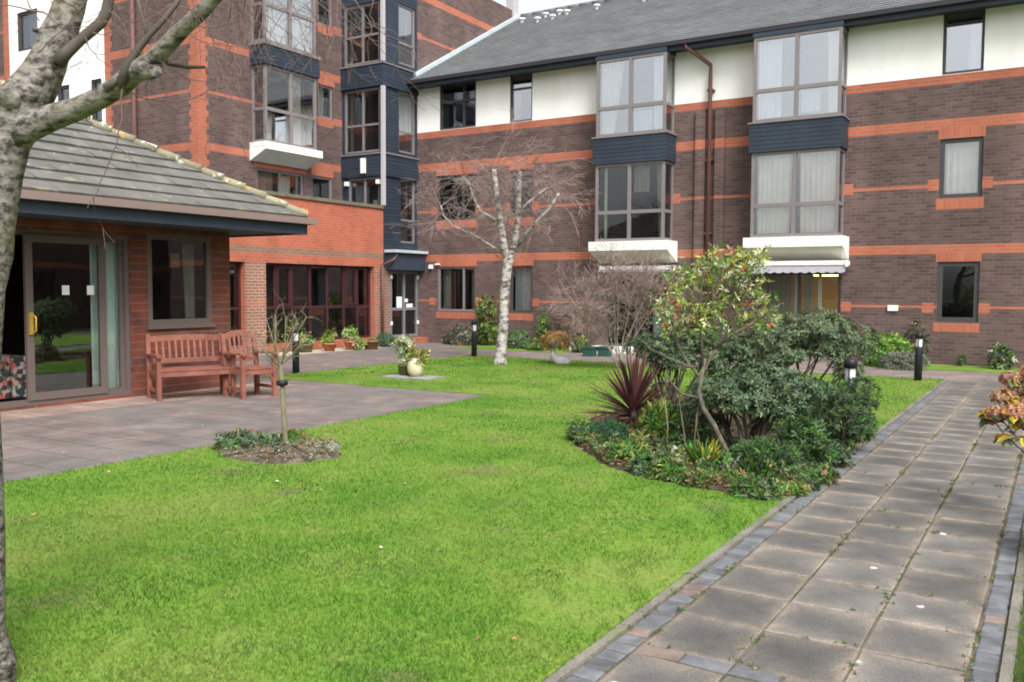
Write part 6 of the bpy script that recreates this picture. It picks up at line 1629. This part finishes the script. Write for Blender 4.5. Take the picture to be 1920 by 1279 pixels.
pot_thing('potted_plant', pt(618, 659), 'terracotta pot with an upright yellow green plant', 'potted plant', potprof(.18, .12, .22), 'terracotta', [((0, 0, .38), (.18, .18, .20)), ((-.12, 0, .25), (.16, .14, .10))], 70, 5, .10, .03, ['leaf_lime', 'leaf_bright', 'leaf_brown'], [.5, .3, .2], 2, .2, G_, tilt=(20, 70))
pot_thing('potted_plant', pt(658, 656), 'terracotta pot with bright green plant and a pale trailing side', 'potted plant', potprof(.19, .13, .24), 'terracotta', [((0, 0, .42), (.23, .2, .18)), ((.24, .05, .16), (.16, .14, .16))], 110, 5, .10, .03, ['leaf_bright', 'leaf_lime', 'leaf_cream'], [.5, .25, .25], 3, .22, G_)
pot_thing('potted_plant', pt(696, 655), 'squat brown glazed pot with low dry plants', 'potted plant', potprof(.19, .17, .24), 'pot_brown', [((0, 0, .25), (.18, .18, .06))], 50, 5, .06, .02, ['leaf_brown', 'leaf_lime'], [.7, .3], 4, .22, G_)
b0 = gp(722, 650); shrub('box_bush', b0, 'small rounded teal green bush next to the entrance step', 'shrub', [((0, 0, .18), (.26, .24, .20))], 420, 7, .05, .010, ['needle_teal', 'leaf_green'], [.85, .15], 96, stems=3, stem_r=.008, tilt=(10, 60))
b0 = gp(770, 709)
mat('slab_grey', (.25, .245, .235), .9, noise=.25, nscale=6, bump=.4)
sl = MB(); sl.box(b0.x - .45, b0.y - .30, .0, b0.x + .55, b0.y + .30, .035); tag(sl.build('paving_slab', 'slab_grey'), 'pale square paving slab let into the lawn under the cream urn', 'paving slab')
p = gp(779, 706, .035); pot_thing('urn', (p.x, p.y, .036), 'rounded cream urn with bronze yellow foliage on a slab on the lawn', 'urn', [(0, 0), (.09, 0), (.14, .08), (.155, .17), (.13, .26), (.09, .30), (.105, .33), (.08, .32), (.07, .28)], 'cream_glaze', [((.02, .05, .42), (.20, .18, .10)), ((.12, .02, .3), (.12, .12, .12))], 80, 5, .07, .025, ['leaf_yellow', 'leaf_green', 'leaf_brown'], [.35, .4, .25], 5, .29)
p = gp(760, 703, .035); pot_thing('potted_plant', (p.x, p.y, .036), 'pale variegated shrub in a dark pot beside the cream urn', 'potted plant', potprof(.14, .11, .20), 'pot_moss', [((-.05, 0, .50), (.24, .22, .17)), ((0, 0, .3), (.15, .15, .12)), ((-.02, .02, .62), (.15, .15, .09))], 170, 6, .065, .028, ['leaf_cream', 'leaf_grey', 'leaf_green'], [.5, .2, .3], 6, .18)
# stone planter with dried mop plant
b0 = gp(1046, 683); Ds = depth_of(b0)
sw = thing('stone_planter', (b0.x, b0.y, 0), 'leaning grey stone planter topped by a brown dried mop of leaves', 'planter')
m_ = MB()
m_.tube([at(1068, 681, Ds), at(1060, 678, Ds), at(1048, 676, Ds), at(1040, 672, Ds), at(1036, 664, Ds), at(1036, 654, Ds), at(1040, 646, Ds)], [.05, .10, .12, .09, .06, .06, .07], 12, 0, wob=.06, rng=rng)
m_.lathe([(.0, 0), (.10, .0), (.18, .10), (.2, .16), (.17, .16), (.1, .1)], at(1042, 652, Ds), 16)
m_.build('pedestal', 'stone_grey', sw)
c = at(1044, 636, Ds); rs = np.random.RandomState(3)
leafmesh('foliage', *rosettes(rs, [(tuple(c), (.32, .3, .19)), (tuple(at(1026, 645, Ds)), (.16, .16, .14)), (tuple(at(1060, 645, Ds)), (.14, .16, .14))], 320, 6, .07, .022, nm=3, mixw=[.75, .17, .08], shell=(.4, 1)), ['leaf_tan', 'leaf_brown', 'leaf_olive'], sw)
for i, (x, lab) in enumerate(((1105, 'dark green plastic trough, the left of the pair by the white step'), (1134, 'dark green plastic trough, the right of the pair by the white step'))):
    p = gp(x, 668); m_ = MB(); t = thing('planter_trough', (p.x, p.y, 0), lab, 'planter', 'green troughs')
    m_.hexa([(p.x - .12, p.y - .10, 0), (p.x + .12, p.y - .10, 0), (p.x + .12, p.y + .10, 0), (p.x - .12, p.y + .10, 0), (p.x - .16, p.y - .13, .2), (p.x + .16, p.y - .13, .2), (p.x + .16, p.y + .13, .2), (p.x - .16, p.y + .13, .2)])
    m_.box(p.x - .18, p.y - .15, .2, p.x + .18, p.y + .15, .235); m_.build('tub', 'trough_green', t)
    m_ = MB(); m_.box(p.x - .15, p.y - .12, .236, p.x + .15, p.y + .12, .242); m_.build('soil', 'soil', t)
p = gp(1073, 660); m_ = MB(); m_.lathe([(0, 0), (.11, .0), (.12, .08), (.08, .17), (.04, .24), (.0, .27)], p, 12); tag(m_.build('stone_ornament', 'paint_white'), 'small pale pointed stone ornament beside the low yellow topped plant', 'ornament')

# ------------------------------------------------------------------ inside the pavilion
def flowermat():
    m = bpy.data.materials.new('floral'); m.use_nodes = True; t = m.node_tree; b = t.nodes['Principled BSDF']; N = t.nodes.new; L = t.links.new
    tc = N('ShaderNodeTexCoord'); v = N('ShaderNodeTexVoronoi'); v.inputs['Scale'].default_value = 16; L(tc.outputs['Object'], v.inputs['Vector'])
    sp = N('ShaderNodeSeparateColor'); L(v.outputs['Color'], sp.inputs[0]); r = N('ShaderNodeValToRGB'); r.color_ramp.interpolation = 'CONSTANT'; e = r.color_ramp.elements
    e[0].color = (.03, .03, .035, 1); e[1].position = .45; e[1].color = (.35, .08, .07, 1)
    for p_, c in ((.6, (.30, .32, .30)), (.75, (.06, .10, .06)), (.88, (.40, .22, .18))): x = e.new(p_); x.color = (*c, 1)
    L(sp.outputs[0], r.inputs[0]); L(r.outputs[0], b.inputs['Base Color']); b.inputs['Roughness'].default_value = .9; MATS['floral'] = m
flowermat(); mat('lamp_shade', (.20, .42, .36), .8); 
ac = thing('armchair', (-12.5, 6.35, 0.02), 'dark floral upholstered armchair just inside the open sliding door', 'armchair')
def cush(x0, y0, z0, x1, y1, z1, nm):
    m_ = MB(); m_.box(x0, y0, z0, x1, y1, z1); o = m_.build(nm, 'floral', ac)
    bv = o.modifiers.new('bevel', 'BEVEL'); bv.width = .06; bv.segments = 4
cush(-12.9, 6.02, .10, -12.1, 6.68, .45, 'seat'); cush(-12.9, 5.82, .10, -12.05, 6.0, .66, 'armrest'); cush(-12.9, 6.70, .10, -12.05, 6.9, .66, 'armrest'); cush(-13.1, 5.85, .12, -12.92, 6.87, 1.0, 'backrest')
tl_ = thing('table_lamp', (-13.6, 7.1, .02), 'pale teal shaded lamp on a stand inside the garden pavilion', 'lamp')
m_ = MB(); m_.lathe([(.16, 0), (.16, .03), (.02, .05), (.02, 1.15)], (-13.6, 7.1, .02), 12); m_.build('stand', 'frame_dark', tl_)
m_ = MB(); m_.lathe([(.30, 1.1), (.28, 1.2), (.18, 1.32), (.10, 1.36)], (-13.6, 7.1, .02), 18); m_.build('lamp_shade', 'lamp_shade', tl_)
# pale gravel along the lounge wall
sheet('gravel_strip', [(-16.6, 15.2, -15.75, 18.9)], .006, 'gravel') if 'gravel' in MATS else (groundmat('gravel', (.30, .26, .20), (.42, .37, .30), (.5, .45, .37), 20, 60), sheet('gravel_strip', [(-16.6, 15.2, -15.75, 18.9)], .006, 'gravel'))
